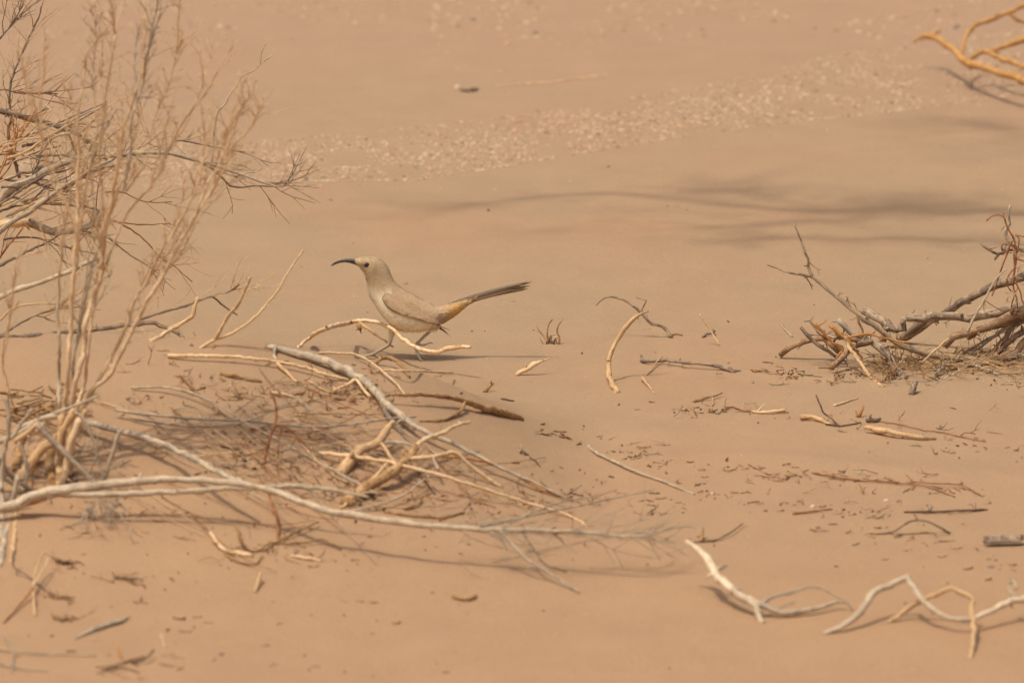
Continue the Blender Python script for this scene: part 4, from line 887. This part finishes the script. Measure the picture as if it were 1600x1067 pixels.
for (x, y, lab) in ((100, 878, 'dark chaff tuft under the dead shrub shadow'), (90, 932, 'brown fuzzy clot beside the forked dry sprig'), (190, 902, 'straw coloured clot on orange sand'), (95, 966, 'brown twig clot with a dark knob end')):
    stick('debris_clot', lab, 'clot', [('core', 'g', [(x - 13, y - 2, 1), (x - 3, y, 4), (x + 14, y + 2, 1)], 2, 1, 'dark' if y < 890 else 'root', None, [1.2, 2.8, 1.0]), ('strand', 'g', [(x - 15, y - 8, 5), (x, y - 2, 4), (x + 28, y + 1, 1)], 1.3, .7, 'brown'), ('strand', 'g', [(x - 5, y + 4, 1), (x + 6, y - 3, 6), (x + 18, y + 3, 1)], 1.1, .7, 'tan')])
stick('grey_sprig', 'pale grey twig running into the near foreground below the fallen sprig', 'twig', [('stem', 'g', [(-8, 1013, 3), (20, 1016, 5), (70, 1021, 4), (150, 1024, 1)], 1.8, 1, 'grey'), ('side_twig', 'g', [(18, 1050, 1), (20, 1020, 6), (5, 985, 14)], 1.6, 1, 'grey'), ('side_twig', 'g', [(-8, 1035, 2), (25, 1042, 4), (75, 1048, 1)], 1.4, 1, 'grey')])
# ------------------------------------------------------------------ brushwood at the right
brush = tag(empty('brushwood', gp(1600, 578)), 'sprawling heap of dead grey-brown branches resting on the sand', 'brushwood')
YQ = gp(1560, 566).y
def q(part, mat, pts, r0, r1, Y, **k): return add(brush, part, mat, 'v', pts, r0, r1, Y, **k)
Q = [
 ('branch', 'dgrey', [(1406, 533, .16), (1420, 518, .15), (1438, 505, .14), (1469, 494, .12), (1489, 480, .1), (1517, 465, .08), (1545, 450, .06), (1572, 441, .04), (1600, 432, .02), (1660, 410, 0)], 5, 8.5),
 ('branch', 'dgrey', [(1412, 533, .17), (1432, 519, .15), (1455, 503, .13), (1478, 490, .11)], 4, 5),
 ('peeled_branch', 'bark', [(1346, 491, .06), (1352, 486, .06), (1366, 494, .05), (1380, 503, .04), (1392, 511, .03), (1403, 515, .02)], 8, 7),
 ('stub', 'dgrey', [(1378, 503, .05), (1384, 517, .05), (1381, 535, .05)], 5, 4),
 ('peeled_branch', 'bark', [(1401, 513, .02), (1411, 513, .02), (1411, 501, .02), (1420, 496, .02), (1442, 496, .02), (1461, 493, .02), (1499, 496, .01), (1527, 494, 0), (1564, 487, 0), (1600, 478, 0), (1660, 468, 0)], 6.5, 8.5),
 ('branch', 'root', [(1476, 542, 0), (1489, 527, 0), (1517, 517, -.01), (1546, 510, -.01), (1574, 495, -.01), (1600, 484, 0), (1650, 470, 0)], 6, 9),
 ('branch', 'root', [(1512, 528, .02), (1536, 515, .01), (1564, 508, .01), (1600, 497, .01), (1650, 486, 0)], 5, 6),
 ('branch', 'lichen', [(1269, 432, -.02), (1290, 450, -.03), (1313, 468, -.04), (1338, 489, -.05), (1360, 505, -.06), (1381, 521, -.06), (1412, 541, -.06), (1449, 554, -.05), (1489, 559, -.03), (1551, 565, -.02), (1600, 570, 0), (1660, 574, 0)], 2.8, 7),
 ('twig', 'bark', [(1270, 434, -.02), (1264, 420, -.02), (1262, 405, -.02), (1255, 387, -.02), (1249, 370, -.02), (1241, 350, -.02)], 3, 1.2),
 ('twig', 'bark', [(1270, 433, -.02), (1250, 429, -.02), (1230, 425, -.02), (1215, 420, -.02), (1199, 414, -.02)], 2.8, .9),
 ('twig', 'tan', [(1340, 490, -.04), (1343, 504, -.04), (1348, 516, -.04), (1347, 527, -.04)], 2.8, 2.2),
 ('twig', 'tan', [(1328, 480, -.04), (1325, 470, -.04), (1322, 461, -.04)], 1.6, 1),
 ('branch', 'root', [(1219, 556, .03), (1234, 543, .03), (1255, 534, .03), (1271, 528, .03), (1287, 527, .03), (1299, 538, .02), (1312, 550, .02)], 5, 6.5),
 ('branch', 'grey', [(1309, 500, 0), (1321, 510, 0), (1332, 521, 0), (1351, 528, 0), (1365, 536, 0), (1376, 543, 0), (1392, 556, -.02)], 4.5, 6),
 ('branch', 'root', [(1285, 525, .02), (1310, 527, .02), (1340, 532, .02), (1380, 538, 0), (1425, 545, -.02)], 3.5, 4.5),
 ('branch', 'root', [(1299, 575, -.09), (1314, 560, -.06), (1328, 547, -.04), (1344, 538, -.02), (1362, 534, 0)], 5, 5.5),
 ('branch', 'dgrey', [(1414, 592, -.12), (1403, 578, -.1), (1394, 564, -.08), (1386, 552, -.06), (1378, 543, -.04)], 6, 5),
 ('branch', 'dark', [(1397, 588, -.12), (1393, 572, -.1), (1390, 558, -.08)], 5, 4),
 ('branch', 'root', [(1558, 551, 0), (1581, 531, 0), (1600, 517, .02), (1650, 500, .03)], 4.5, 6.5),
 ('branch', 'root', [(1551, 551, 0), (1568, 531, 0), (1579, 514, .01), (1586, 505, .01)], 5, 5),
 ('branch', 'root', [(1570, 560, -.01), (1589, 549, 0), (1604, 530, 0), (1650, 512, 0)], 6, 7),
 ('branch', 'grey', [(1515, 553, .0), (1542, 534, .01), (1570, 514, .01), (1600, 503, .01), (1640, 492, .01)], 2.6, 4),
 ('branch', 'root', [(1505, 553, 0), (1530, 537, .01), (1560, 523, .02)], 3, 2.6),
 ('branch', 'dgrey', [(1555, 560, -.02), (1580, 558, -.02), (1610, 556, 0), (1650, 554, 0)], 5, 7),
 ('branch', 'dgrey', [(1457, 592, -.13), (1468, 578, -.1), (1482, 568, -.07), (1500, 562, -.05)], 3.5, 5),
 ('branch', 'grey', [(1460, 600, -.15), (1490, 585, -.1), (1515, 572, -.05), (1530, 566, -.03)], 2.6, 4),
 ('branch', 'grey', [(1505, 566, -.05), (1545, 578, -.09), (1566, 590, -.13), (1590, 604, -.19)], 3, 1.4),
 ('twig', 'pale', [(1512, 519, -.03), (1522, 496, -.03), (1530, 482, -.03), (1545, 456, -.03), (1556, 436, -.03), (1572, 420, -.03)], 2.6, 1.6),
 ('branch', 'grey', [(1660, 400, 0), (1612, 393, 0), (1590, 386, 0), (1576, 377, 0), (1571, 367, 0), (1572, 357, 0), (1577, 350, 0), (1576, 335, 0), (1578, 320, 0)], 5, 1.8),
 ('branch', 'dgrey', [(1650, 398, .01), (1605, 390, .01), (1590, 389, .01), (1570, 392, .01), (1560, 397, .01), (1545, 390, .01), (1532, 381, .01)], 4.5, 1.8),
 ('twig', 'dgrey', [(1562, 395, .01), (1558, 401, .01), (1554, 406, .01)], 3, 1.6)]
rs = random.Random(53); st_ = MB()
for part, mat, pts, r0, r1 in Q:
    o, W = q(part, mat, pts, r0 * .88, r1 * .88, YQ)
    for _ in range(6 if part != 'twig' else 1):
        i = rs.randint(0, len(W) - 2); p = W[i].lerp(W[i + 1], rs.random()); px = mpp(p)
        twig_spray(st_, p, (W[i + 1] - W[i]).normalized() * rs.choice((-1, 1)) + Vector((rs.gauss(0, .5), rs.gauss(0, .5), rs.gauss(.1, .5))), px * rs.uniform(10, 34), px * rs.uniform(.6, 1.2), rs, 1, .2, 1)
o = st_.build('side_twig_mass', M['lichen'], brush); o['kind'] = 'stuff'
rs = random.Random(31); fz = MB(); fz2 = MB()
for k in range(230):
    x = rs.uniform(1380, 1610); y = rs.gauss(566, 11); p = gl(x, max(550, y), rs.uniform(2, 16)); px = mpp(p)
    twig_spray(fz if k % 3 else fz2, p, Vector((rs.gauss(0, 1), rs.gauss(-.2, .7), rs.gauss(0, .22))), px * rs.uniform(18, 55), px * rs.uniform(.5, 1.1), rs, 1, .18, 2)
for k in range(46):
    p = gl(rs.gauss(1388, 12), rs.gauss(578, 8), rs.uniform(1, 14)); px = mpp(p)
    twig_spray(fz2, p, Vector((rs.gauss(0, 1), rs.gauss(0, 1), rs.gauss(.1, .5))), px * rs.uniform(10, 30), px * rs.uniform(.6, 1.2), rs, 1, .3, 2)
o = fz.build('fine_twig_mass', M['tan'], brush); o['kind'] = 'stuff'
o = fz2.build('root_hair_mass', M['brown'], brush); o['kind'] = 'stuff'
vn = tag(empty('dry_vine', gp(1590, 566)), 'orange-brown dry vine hanging over the upper brushwood branches', 'vine')
for pts, r0, r1 in [([(1541, 345), (1550, 338), (1560, 335), (1568, 338), (1572, 350), (1578, 362), (1584, 374), (1588, 396), (1585, 425), (1582, 445)], 1.2, 1.8), ([(1590, 395), (1592, 372), (1586, 368), (1600, 370)], 1.3, 1),
   ([(1581, 378), (1572, 400), (1563, 425), (1556, 445), (1550, 462)], 1.6, 1.1), ([(1584, 390), (1585, 420), (1583, 445), (1588, 465), (1590, 482)], 1.5, 1.1), ([(1566, 392), (1566, 382), (1575, 382), (1586, 384)], 1.1, 1), ([(1583, 420), (1575, 432), (1573, 445), (1580, 455)], 1.2, .9),
   ([(1586, 440), (1594, 455), (1598, 472), (1610, 478)], 1.2, .9), ([(1588, 405), (1600, 408), (1615, 412)], 1.4, 1.2), ([(1540, 470), (1552, 478), (1566, 486)], .9, .7), ([(1590, 450), (1582, 470), (1580, 480)], 1.1, .8)]:
    add(vn, 'tendril', 'rust', 'v', pts, r0, r1, YQ - .02, sides=5, jit=.2)
fl = MB()
for k in range(26):
    p = vp(rs.gauss(1588, 12), rs.uniform(375, 475), YQ - .02 + rs.gauss(0, .01)); px = mpp(p)
    twig_spray(fl, p, Vector((rs.gauss(0, 1), rs.gauss(0, .6), rs.gauss(-.2, .8))), px * rs.uniform(6, 16), px * .5, rs, 1, .3, 2, .5)
o = fl.build('dry_leaf_mass', M['tan'], vn); o['kind'] = 'stuff'
def loose(name, label, cat, mat, pts, r0, r1, Y): return stick(name, label, cat, [('stem', 'v', pts, r0, r1, mat, Y)])
loose('orange_twig', 'bright orange crooked twig draped over the brushwood left end', 'twig', 'orange', [(1272, 504), (1276, 512), (1286, 519), (1300, 535), (1317, 544), (1312, 552), (1307, 560)], 2.4, 2.2, YQ - .03)
loose('orange_twig', 'thick orange twig with cut top leaning through the brushwood left end', 'twig', 'orange', [(1297, 508), (1309, 519), (1318, 526), (1330, 540), (1347, 559)], 4, 2, YQ - .035)
loose('orange_twig', 'thin orange twig lying level through the middle of the brushwood', 'twig', 'orange', [(1325, 527), (1350, 523), (1370, 524), (1395, 532), (1422, 536)], 2.2, 1.4, YQ - .075)
loose('red_twig', 'tiny red forked twig tip above the brushwood left end', 'twig', 'orange', [(1275, 511), (1284, 506), (1289, 502), (1292, 500)], 1.1, .8, YQ - .03)
loose('grey_stick', 'straight grey stick leaning across the brushwood left arch', 'stick', 'dgrey', [(1251, 511), (1266, 529), (1285, 543), (1307, 558)], 3, 2.8, YQ - .02)
loose('tan_stick', 'straight tan stick sloping down to the sand before the brushwood', 'stick', 'tan', [(1321, 526, .0), (1325, 538, 0), (1332, 549, -.02), (1355, 582, -.09), (1379, 605, -.16)], 2.6, 3, YQ - .05)
stick('bluish_twig', 'bluish grey forked twig tip sticking out of the brushwood left end', 'twig', [('stem', 'v', [(1256, 502), (1266, 501), (1275, 515), (1285, 523), (1305, 528)], 1.4, 2.6, 'grey', YQ - .01), ('side_twig', 'v', [(1267, 502), (1270, 496), (1271, 493)], 1, .8, 'grey', YQ - .01)])
stick('straw_stalk', 'pale straw crossing the brushwood middle', 'stem', [('stem', 'v', [(1441, 566), (1460, 548), (1482, 529)], 1.6, 1.4, 'straw', YQ - .07)])
stick('straw_stalk', 'short curved straw lying on clean sand left of the brushwood', 'stem', [('stem', 'g', [(1219, 506, 1), (1226, 514, 2), (1238, 526, 1)], 1.2, 1.6, 'pale')])

# ------------------------------------------------------------------ big yellow-barked shrub beyond, mostly out of view; its branches shade the open sand
big = tag(empty('yellow_shrub', Vector((1.45, 12.25, hgt(1.45, 12.25)))), 'big yellow-barked shrub sending a low broken branch in over the far sand', 'shrub')
TB = Vector((1.45, 12.25, hgt(1.45, 12.25) - .02))
mb = MB(); tube(mb, [TB, TB + Vector((-.03, -.05, .35)), TB + Vector((-.06, -.2, .9)), TB + Vector((-.2, -.3, 2.6)), TB + Vector((-.1, -.3, 4.2))], [.06, .05, .045, .036, .018], 10); mb.build('trunk', M['yellow'], big)
def badd(pts, r0, r1, rads=None):
    mb = MB(); limb(mb, 'g', pts, r0, r1, rads=rads); return mb.build('low_branch', M['yellow'], big)
badd([(1428, 66, 42), (1440, 57, 50), (1452, 57, 50), (1468, 63, 50), (1486, 76, 48), (1502, 91, 44), (1511, 97, 44), (1540, 106, 46), (1570, 117, 46), (1610, 128, 44), (1700, 150, 40), (1850, 150, 30), (2010, 132, 10)], 5, 6, rads=[1.6, 3.4, 5.6, 5, 5, 5.4, 6.4, 5.4, 5.4, 6, 7, 9, 11])
badd([(1511, 96, 44), (1524, 86, 50), (1537, 80, 54), (1556, 88, 54), (1575, 96, 52), (1610, 106, 50), (1700, 130, 44)], 3.6, 4.5)
badd([(1503, 90, 44), (1505, 75, 52), (1510, 56, 64), (1524, 40, 76), (1546, 31, 84), (1576, 20, 96), (1612, 2, 110)], 3, 4)
badd([(1545, 82, 54), (1570, 72, 62), (1612, 58, 74)], 2.5, 5.5); badd([(1575, 20, 96), (1590, 32, 86), (1612, 38, 80)], 2.6, 2)
badd([(1452, 58, 50), (1460, 53, 54), (1468, 50, 58)], 3.6, 2)
def shade(px, py, h):
    g = gp(px, py); return g - SUN_DIR * (h / -SUN_DIR.z)
rs = random.Random(17); lf = MB()
def leafclump(c, rad, n, flat=.55):
    for _ in range(n):
        d = Vector((rs.gauss(0, 1), rs.gauss(0, 1), rs.gauss(0, flat))) * rad * .55; p = c + d
        a = Vector((rs.gauss(0, 1), rs.gauss(0, 1), rs.gauss(0, .6))).normalized(); b_ = a.cross(Vector((rs.gauss(0, 1), rs.gauss(0, 1), rs.gauss(0, 1)))).normalized()
        L = rs.uniform(.012, .03); w = L * rs.uniform(.14, .28); i = len(lf.v)
        for u, v in ((0, 0), (.5, 1), (1, 0), (.5, -1)): lf.v.append(p + a * L * u + b_ * w * v); lf.uv.append((u, v))
        lf.f.append((i, i + 1, i + 2, i + 3))
limbs = [([(1640, 330), (1560, 326), (1480, 334), (1400, 324), (1310, 331), (1220, 327), (1130, 320), (1050, 311), (950, 302), (860, 307), (790, 313)], 1.15, .020, .008),
         ([(1640, 378), (1560, 374), (1480, 377), (1400, 372), (1320, 375), (1240, 371), (1160, 375), (1080, 378)], 1.05, .014, .006),
         ([(1310, 331), (1240, 318), (1160, 300), (1100, 297)], 1.15, .008, .004), ([(1400, 324), (1330, 345), (1240, 348), (1170, 352), (1090, 358)], 1.12, .010, .005),
         ([(1640, 215), (1580, 200), (1520, 196)], 1.5, .010, .005), ([(860, 307), (780, 318), (720, 324)], 1.2, .004, .003)]
hub = TB + Vector((-.2, -.3, 2.6))
for pts, h, r0, r1 in limbs:
    W = [shade(x, y, h + 2.4 + .12 * math.sin(i * 1.1)) for i, (x, y) in enumerate(pts)]
    if pts[0][0] > 1600: W = [hub + Vector((rs.uniform(-.02, .02), 0, rs.uniform(-.1, .1))), (hub + W[0]) / 2 + Vector((0, 0, .06))] + W
    mb = MB(); tube(mb, W, radii(len(W), r0, r1, 1), 8, rough=.15); o = mb.build('limb', M['yellow'], big)
    tw = MB()
    for k in range(9):
        i = rs.randint(1, len(W) - 2); p = W[i].lerp(W[i + 1], rs.random())
        twig_spray(tw, p, (W[i + 1] - W[i]).normalized() + Vector((rs.gauss(0, .4), rs.gauss(0, .5), rs.gauss(.3, .3))), rs.uniform(.12, .3), .003, rs, 1, .2, 2)
    t_ = tw.build('twig_spray', M['yellow'], o); t_['kind'] = 'stuff'
for x, y, h, rad, n in [(1400, 322, 1.2, .10, 420), (1440, 318, 1.2, .07, 200), (1350, 327, 1.2, .06, 150), (1100, 297, 1.15, .07, 130), (1180, 300, 1.15, .06, 80), (545, 341, 1.25, .08, 60), (1250, 300, 1.2, .07, 60), (1480, 312, 1.2, .09, 120), (1560, 330, 1.2, .1, 160), (1160, 372, 1.1, .06, 110), (1340, 374, 1.1, .05, 90), (1500, 374, 1.1, .07, 140), (720, 322, 1.2, .06, 60), (980, 330, 1.15, .07, 60), (1300, 345, 1.15, .07, 70), (870, 362, 1.1, .06, 50), (1520, 200, 1.55, .12, 200), (1580, 235, 1.5, .1, 170), (1450, 190, 1.5, .1, 60)]:
    leafclump(shade(x, y, h + 2.4), rad * 1.35, int(n * .9))
o = lf.build('foliage', M['stem'], big); o['kind'] = 'stuff'

# ------------------------------------------------------------------ stones
def ico():
    bm = bmesh.new(); bmesh.ops.create_icosphere(bm, subdivisions=1, radius=1); v = [x.co.copy() for x in bm.verts]; f = [tuple(y.index for y in x.verts) for x in bm.faces]; bm.free(); return v, f
IV, IF = ico()
def stone(mb, p, r, rng, col, sq=None):
    sx, sy, sz = rng.uniform(.8, 1.5), rng.uniform(.7, 1.2), sq or rng.uniform(.5, .85); a = rng.uniform(0, 6.28); b_ = len(mb.v); sd = rng.random() * 50
    for v in IV:
        k = 1 + .28 * noise.noise(v * 1.3 + Vector((sd, 0, 0))); x, y, z = v.x * sx * k, v.y * sy * k, v.z * sz * k
        mb.v.append(p + Vector((x * math.cos(a) - y * math.sin(a), x * math.sin(a) + y * math.cos(a), z + sz * .1)) * r); mb.c.append(col)
    mb.f += [tuple(i + b_ for i in f) for f in IF]
PALE = [S(226, 198, 160, .88), S(217, 189, 150, .85), S(222, 195, 158, .88), S(208, 178, 142, .82)]; PINK = [S(214, 170, 134, .82), S(206, 160, 126, .8)]; DARK = [S(150, 132, 110), S(128, 114, 98)]; TAN = [S(196, 160, 122), S(186, 150, 114), S(200, 168, 132)]
def interp(T, x):
    for (x0, y0), (x1, y1) in zip(T, T[1:]):
        if x0 <= x <= x1: return y0 + (y1 - y0) * (x - x0) / (x1 - x0)
    return T[0][1] if x < T[0][0] else T[-1][1]
top = [(60, 238), (380, 222), (600, 205), (850, 178), (1100, 135), (1300, 88), (1450, 72), (1650, 40)]; bot = [(60, 300), (380, 284), (650, 282), (780, 262), (1050, 216), (1200, 196), (1450, 168), (1650, 140)]
rs = random.Random(41); gv_ = MB(); singles = []
def pick():
    u = rs.random(); return rs.choice(PALE if u < .42 else PINK if u < .57 else DARK if u < .63 else TAN)
cnt = 0
while cnt < 16000:
    x = rs.uniform(30, 1640); t = min(1, max(0, rs.gauss(.56, .32))); y = interp(top, x) * (1 - t) + interp(bot, x) * t
    if noise.noise(Vector((x * .012, y * .045, 2))) < -.34 + .3 * rs.random(): continue
    p = gp(x, y); r = mpp(p) * (.8 + 2.6 * rs.random() ** 3.0); stone(gv_, p, r, rs, pick()); cnt += 1
for _ in range(1500):   # thin scatter beyond
    y = abs(rs.gauss(30, 22)); x = rs.uniform(0, 1600)
    if noise.noise(Vector((x * .006, y * .03, 12))) < -.05: continue
    p = gp(x, y); stone(gv_, p, mpp(p) * (1.2 + 3.6 * rs.random() ** 2.5), rs, pick())
for _ in range(260):
    x = rs.uniform(380, 1600); y = rs.uniform(60, 300); p = gp(x, y); stone(gv_, p, mpp(p) * rs.uniform(.7, 1.8), rs, pick())
for _ in range(420):   # coarse grains on the near sand
    x = rs.uniform(0, 1600); y = rs.uniform(380, 1060); p = gp(x, y); stone(gv_, p, mpp(p) * rs.uniform(.5, 1.3), rs, rs.choice(PALE + TAN + DARK + PINK))
o = gv_.build('gravel', M['stone'], None, origin=(0, 11, 0), color=True, smooth=False); o['kind'] = 'stuff'; tag(o, 'band of fine pale gravel across the far sand', 'gravel')
def pebble(x, y, r, cols, label, group=None):
    mb = MB(); p = gp(x, y); stone(mb, p, mpp(p) * r, rs, rs.choice(cols)); o = mb.build('pebble', M['stone'], None, origin=p, color=True, smooth=False); tag(o, label, 'pebble', group)
for x, y, r, c, lab in [(715, 139, 7.5, PALE, 'cream flat stone with a dark stick behind it on far sand'), (795, 69, 6.5, PINK, 'rusty pink stone alone on the far sand'), (716, 31, 6.5, PALE, 'cream round stone in the thin scatter beyond the gravel'), (840, 174, 4.5, DARK, 'dark stone between the far stick and the gravel'), (950, 261, 4, DARK, 'dark grey stone below the gravel on open sand'), (479, 281, 4.5, DARK, 'dark stone under the gravel near the dead bush tip'), (501, 292, 4, PINK, 'pinkish stone under the gravel near the dead bush tip'), (1395, 162, 5, DARK, 'slate grey stone at the lower gravel edge near the yellow branch'), (1336, 168, 4, DARK, 'small slate grey stone at the lower gravel edge'), (1113, 787 - 15, 4, PALE, 'white pebble caught in the litter line'), (1270, 792, 5.5, PALE, 'cream pebble above the short brown twig'), (1384, 782, 4.5, PALE, 'white pebble near the long reddish twig'), (1278, 825, 5, DARK, 'dark brown lump left of the low grey arch'), (1548, 886, 5, DARK, 'dark round lump below the bark slab'), (662, 838, 3.6, DARK, 'small black lump under the long pale branch'), (1488, 708, 5, TAN, 'tan chip at the right end of the litter')]:
    pebble(x, y, r, c, lab)
for k in range(46):
    x = rs.uniform(400, 1600); t = rs.uniform(.3, 1.05); y = interp(top, x) * (1 - t) + interp(bot, x) * t; u = rs.random()
    if u < .65: pebble(x, y, rs.uniform(2.9, 4.6), PALE, 'pale cream pebble standing out of the gravel band', 'cream pebbles in the gravel')
    else: pebble(x, y, rs.uniform(2.8, 4.2), PINK, 'pinkish pebble standing out of the gravel band', 'pink pebbles in the gravel')
stick('far_stick', 'blurred short dark stick behind the cream flat stone', 'stick', [('stem', 'g', [(722, 141, 2), (735, 141, 4), (746, 139, 2)], 2.6, 2, 'dgrey')])
stick('far_stick', 'blurred thin tan stick lying on far sand above the gravel', 'stick', [('stem', 'g', [(775, 134, .5), (820, 131, .8), (862, 129, .8), (905, 123, .8), (948, 118, .5)], 1.2, 1.8, 'straw')])

# ------------------------------------------------------------------ plant litter
rs = random.Random(77); lt = MB()
LC = [S(148, 106, 72), S(168, 118, 78), S(124, 94, 68), S(182, 134, 86), S(202, 158, 106), S(122, 102, 84), S(170, 120, 76), S(160, 108, 66)]
def bit(x, y, L, r, col, lift=1.0, mbx=None):
    a = rs.uniform(0, 6.28); dx = math.cos(a) * L; dy = math.sin(a) * L * .28; n = 2 if L < 4 else 4; W = []
    bx, by = rs.gauss(0, L * .3), rs.gauss(0, L * .12)
    for i in range(n + 1):
        t = i / n * 2 - 1; W.append(gl(x + dx * t + bx * (1 - t * t), y + dy * t + by * (1 - t * t), r * .5 + lift * rs.random() * (1 - t * t)))
    if max((W[i + 1] - W[i]).length for i in range(n)) > .12: return
    px = mpp(W[0]); tube(mbx or lt, W, [r * px * rs.uniform(.4, 1.1) for _ in W], 4, rough=.3, jit=0, smooth=False, color=tuple(c * rs.uniform(.8, 1.15) for c in col[:3]))
def inside(x, y): return -5 < x < 1605 and 0 < y < 1067
def scatter(n, fx, L0, L1, r0, r1, lift=2.0):
    k = 0; n = int(n * .7)
    while k < n:
        x, y = fx()
        if inside(x, y) and noise.noise(Vector((x * .02, y * .05, 5))) > rs.uniform(-.5, .25):
            big = rs.random() ** 3; bit(x, y, L0 * .6 + (L1 * 1.3 - L0) * big, .45 + (r1 - .5) * rs.random() ** 1.6, rs.choice(LC), lift)
        k += 1
scatter(230, lambda: (rs.uniform(240, 620), rs.uniform(545, 760)), 2, 8, .6, 1.6)
scatter(150, lambda: (rs.gauss(430, 70), rs.gauss(735, 28)), 3, 10, .6, 1.4, 5)
scatter(150, lambda: (rs.gauss(545, 55), rs.gauss(612, 16)), 3, 9, .6, 1.5, 4)
scatter(110, lambda: (rs.gauss(540, 60), rs.gauss(770, 22)), 3, 10, .7, 1.8, 4)
scatter(160, lambda: (rs.gauss(820, 110), rs.gauss(790, 30)), 2, 9, .6, 1.5)
scatter(190, lambda: (rs.uniform(0, 720), rs.uniform(790, 1060)), 2, 8, .6, 1.7)
def line(x0, y0, x1, y1, sg): 
    t = rs.random(); return x0 + (x1 - x0) * t + rs.gauss(0, 10), y0 + (y1 - y0) * t + rs.gauss(0, sg)
for seg in [(840, 672, 1060, 722, 6, 70), (930, 690, 1180, 790, 9, 60), (1100, 725, 1540, 765, 6, 90), (1090, 770, 1450, 815, 8, 120), (1180, 580, 1420, 590, 6, 110), (1400, 565, 1600, 600, 9, 60), (1000, 640, 1240, 650, 6, 40), (1260, 655, 1600, 715, 9, 60), (1330, 820, 1600, 890, 12, 70), (980, 830, 1120, 850, 8, 40), (420, 850, 560, 890, 9, 70), (900, 760, 1100, 800, 8, 50)]:
    scatter(seg[5], lambda s=seg: line(*s[:5]), 2, 8, .5, 1.4)
scatter(130, lambda: (rs.uniform(560, 1600), rs.uniform(500, 1050)), 1.5, 6, .5, 1.2)
scatter(60, lambda: (rs.uniform(400, 1600), rs.uniform(300, 520)), 1, 4, .5, 1.1)
def chaff(n, x0, y0, sx, sy, mats):
    for _ in range(n):
        p = gl(rs.gauss(x0, sx), rs.gauss(y0, sy), rs.uniform(.5, 5)); px = mpp(p); b0 = len(lt.v)
        twig_spray(lt, p, Vector((rs.gauss(0, 1), rs.gauss(0, 1), rs.gauss(-.05, .18))), px * rs.uniform(10, 42), px * rs.uniform(.4, .95), rs, 1, .35, 2)
        lt.c += [rs.choice(mats)[:3]] * (len(lt.v) - b0)
for c in [(60, 430, 725, 50, 24), (60, 540, 612, 48, 15), (36, 560, 765, 55, 18), (26, 440, 858, 60, 16), (46, 850, 795, 70, 22), (56, 400, 660, 85, 45), (16, 250, 640, 60, 40), (40, 700, 760, 60, 26), (14, 620, 690, 40, 30), (16, 1290, 590, 60, 6), (10, 990, 702, 60, 12), (16, 1300, 770, 130, 18), (12, 1480, 800, 90, 22), (9, 100, 880, 12, 4), (9, 92, 934, 12, 4), (9, 192, 903, 14, 4), (7, 98, 967, 12, 3), (14, 1300, 745, 120, 6), (16, 1480, 680, 60, 14), (14, 180, 800, 60, 18), (10, 210, 1040, 40, 12), (14, 330, 600, 50, 22), (8, 1120, 640, 60, 8)]: chaff(*c, LC)
o = lt.build('plant_litter', M['litter'], None, origin=(0, 9, 0), color=True); o['kind'] = 'stuff'; tag(o, 'fine brown twig and leaf litter strewn over the sand', 'litter')
def fragment(x, y, L, r, label, group):
    mb = MB(); bit(x, y, L, r, rs.choice(LC[:5]), 3, mb)
    if mb.v: tag(mb.build('twig_fragment', M['litter'], None, color=True), label, 'twig', group)
for seg, n, lab, grp in [((850, 672, 1060, 722, 5), 10, 'small brown twig fragment in the drift near the white twig', 'fragments near the white twig'), ((1100, 728, 1500, 765, 8), 14, 'small reddish brown twig fragment along the litter line', 'fragments along the litter line'), ((1180, 578, 1310, 590, 5), 12, 'small reddish twig fragment in the ridge at the brushwood left end', 'fragments at the brushwood'), ((60, 860, 480, 1050, 40), 16, 'small dark twig fragment on the orange sand below the dead shrub', 'fragments below the dead shrub'), ((280, 580, 560, 700, 30), 18, 'small brown twig fragment on the mound side', 'fragments on the mound'), ((1250, 810, 1590, 880, 15), 12, 'small dark twig fragment between the low arch and the bark slab', 'fragments round the low arch')]:
    for k in range(n): fragment(*line(*seg), rs.uniform(5, 13), rs.uniform(.8, 1.5), lab, grp)
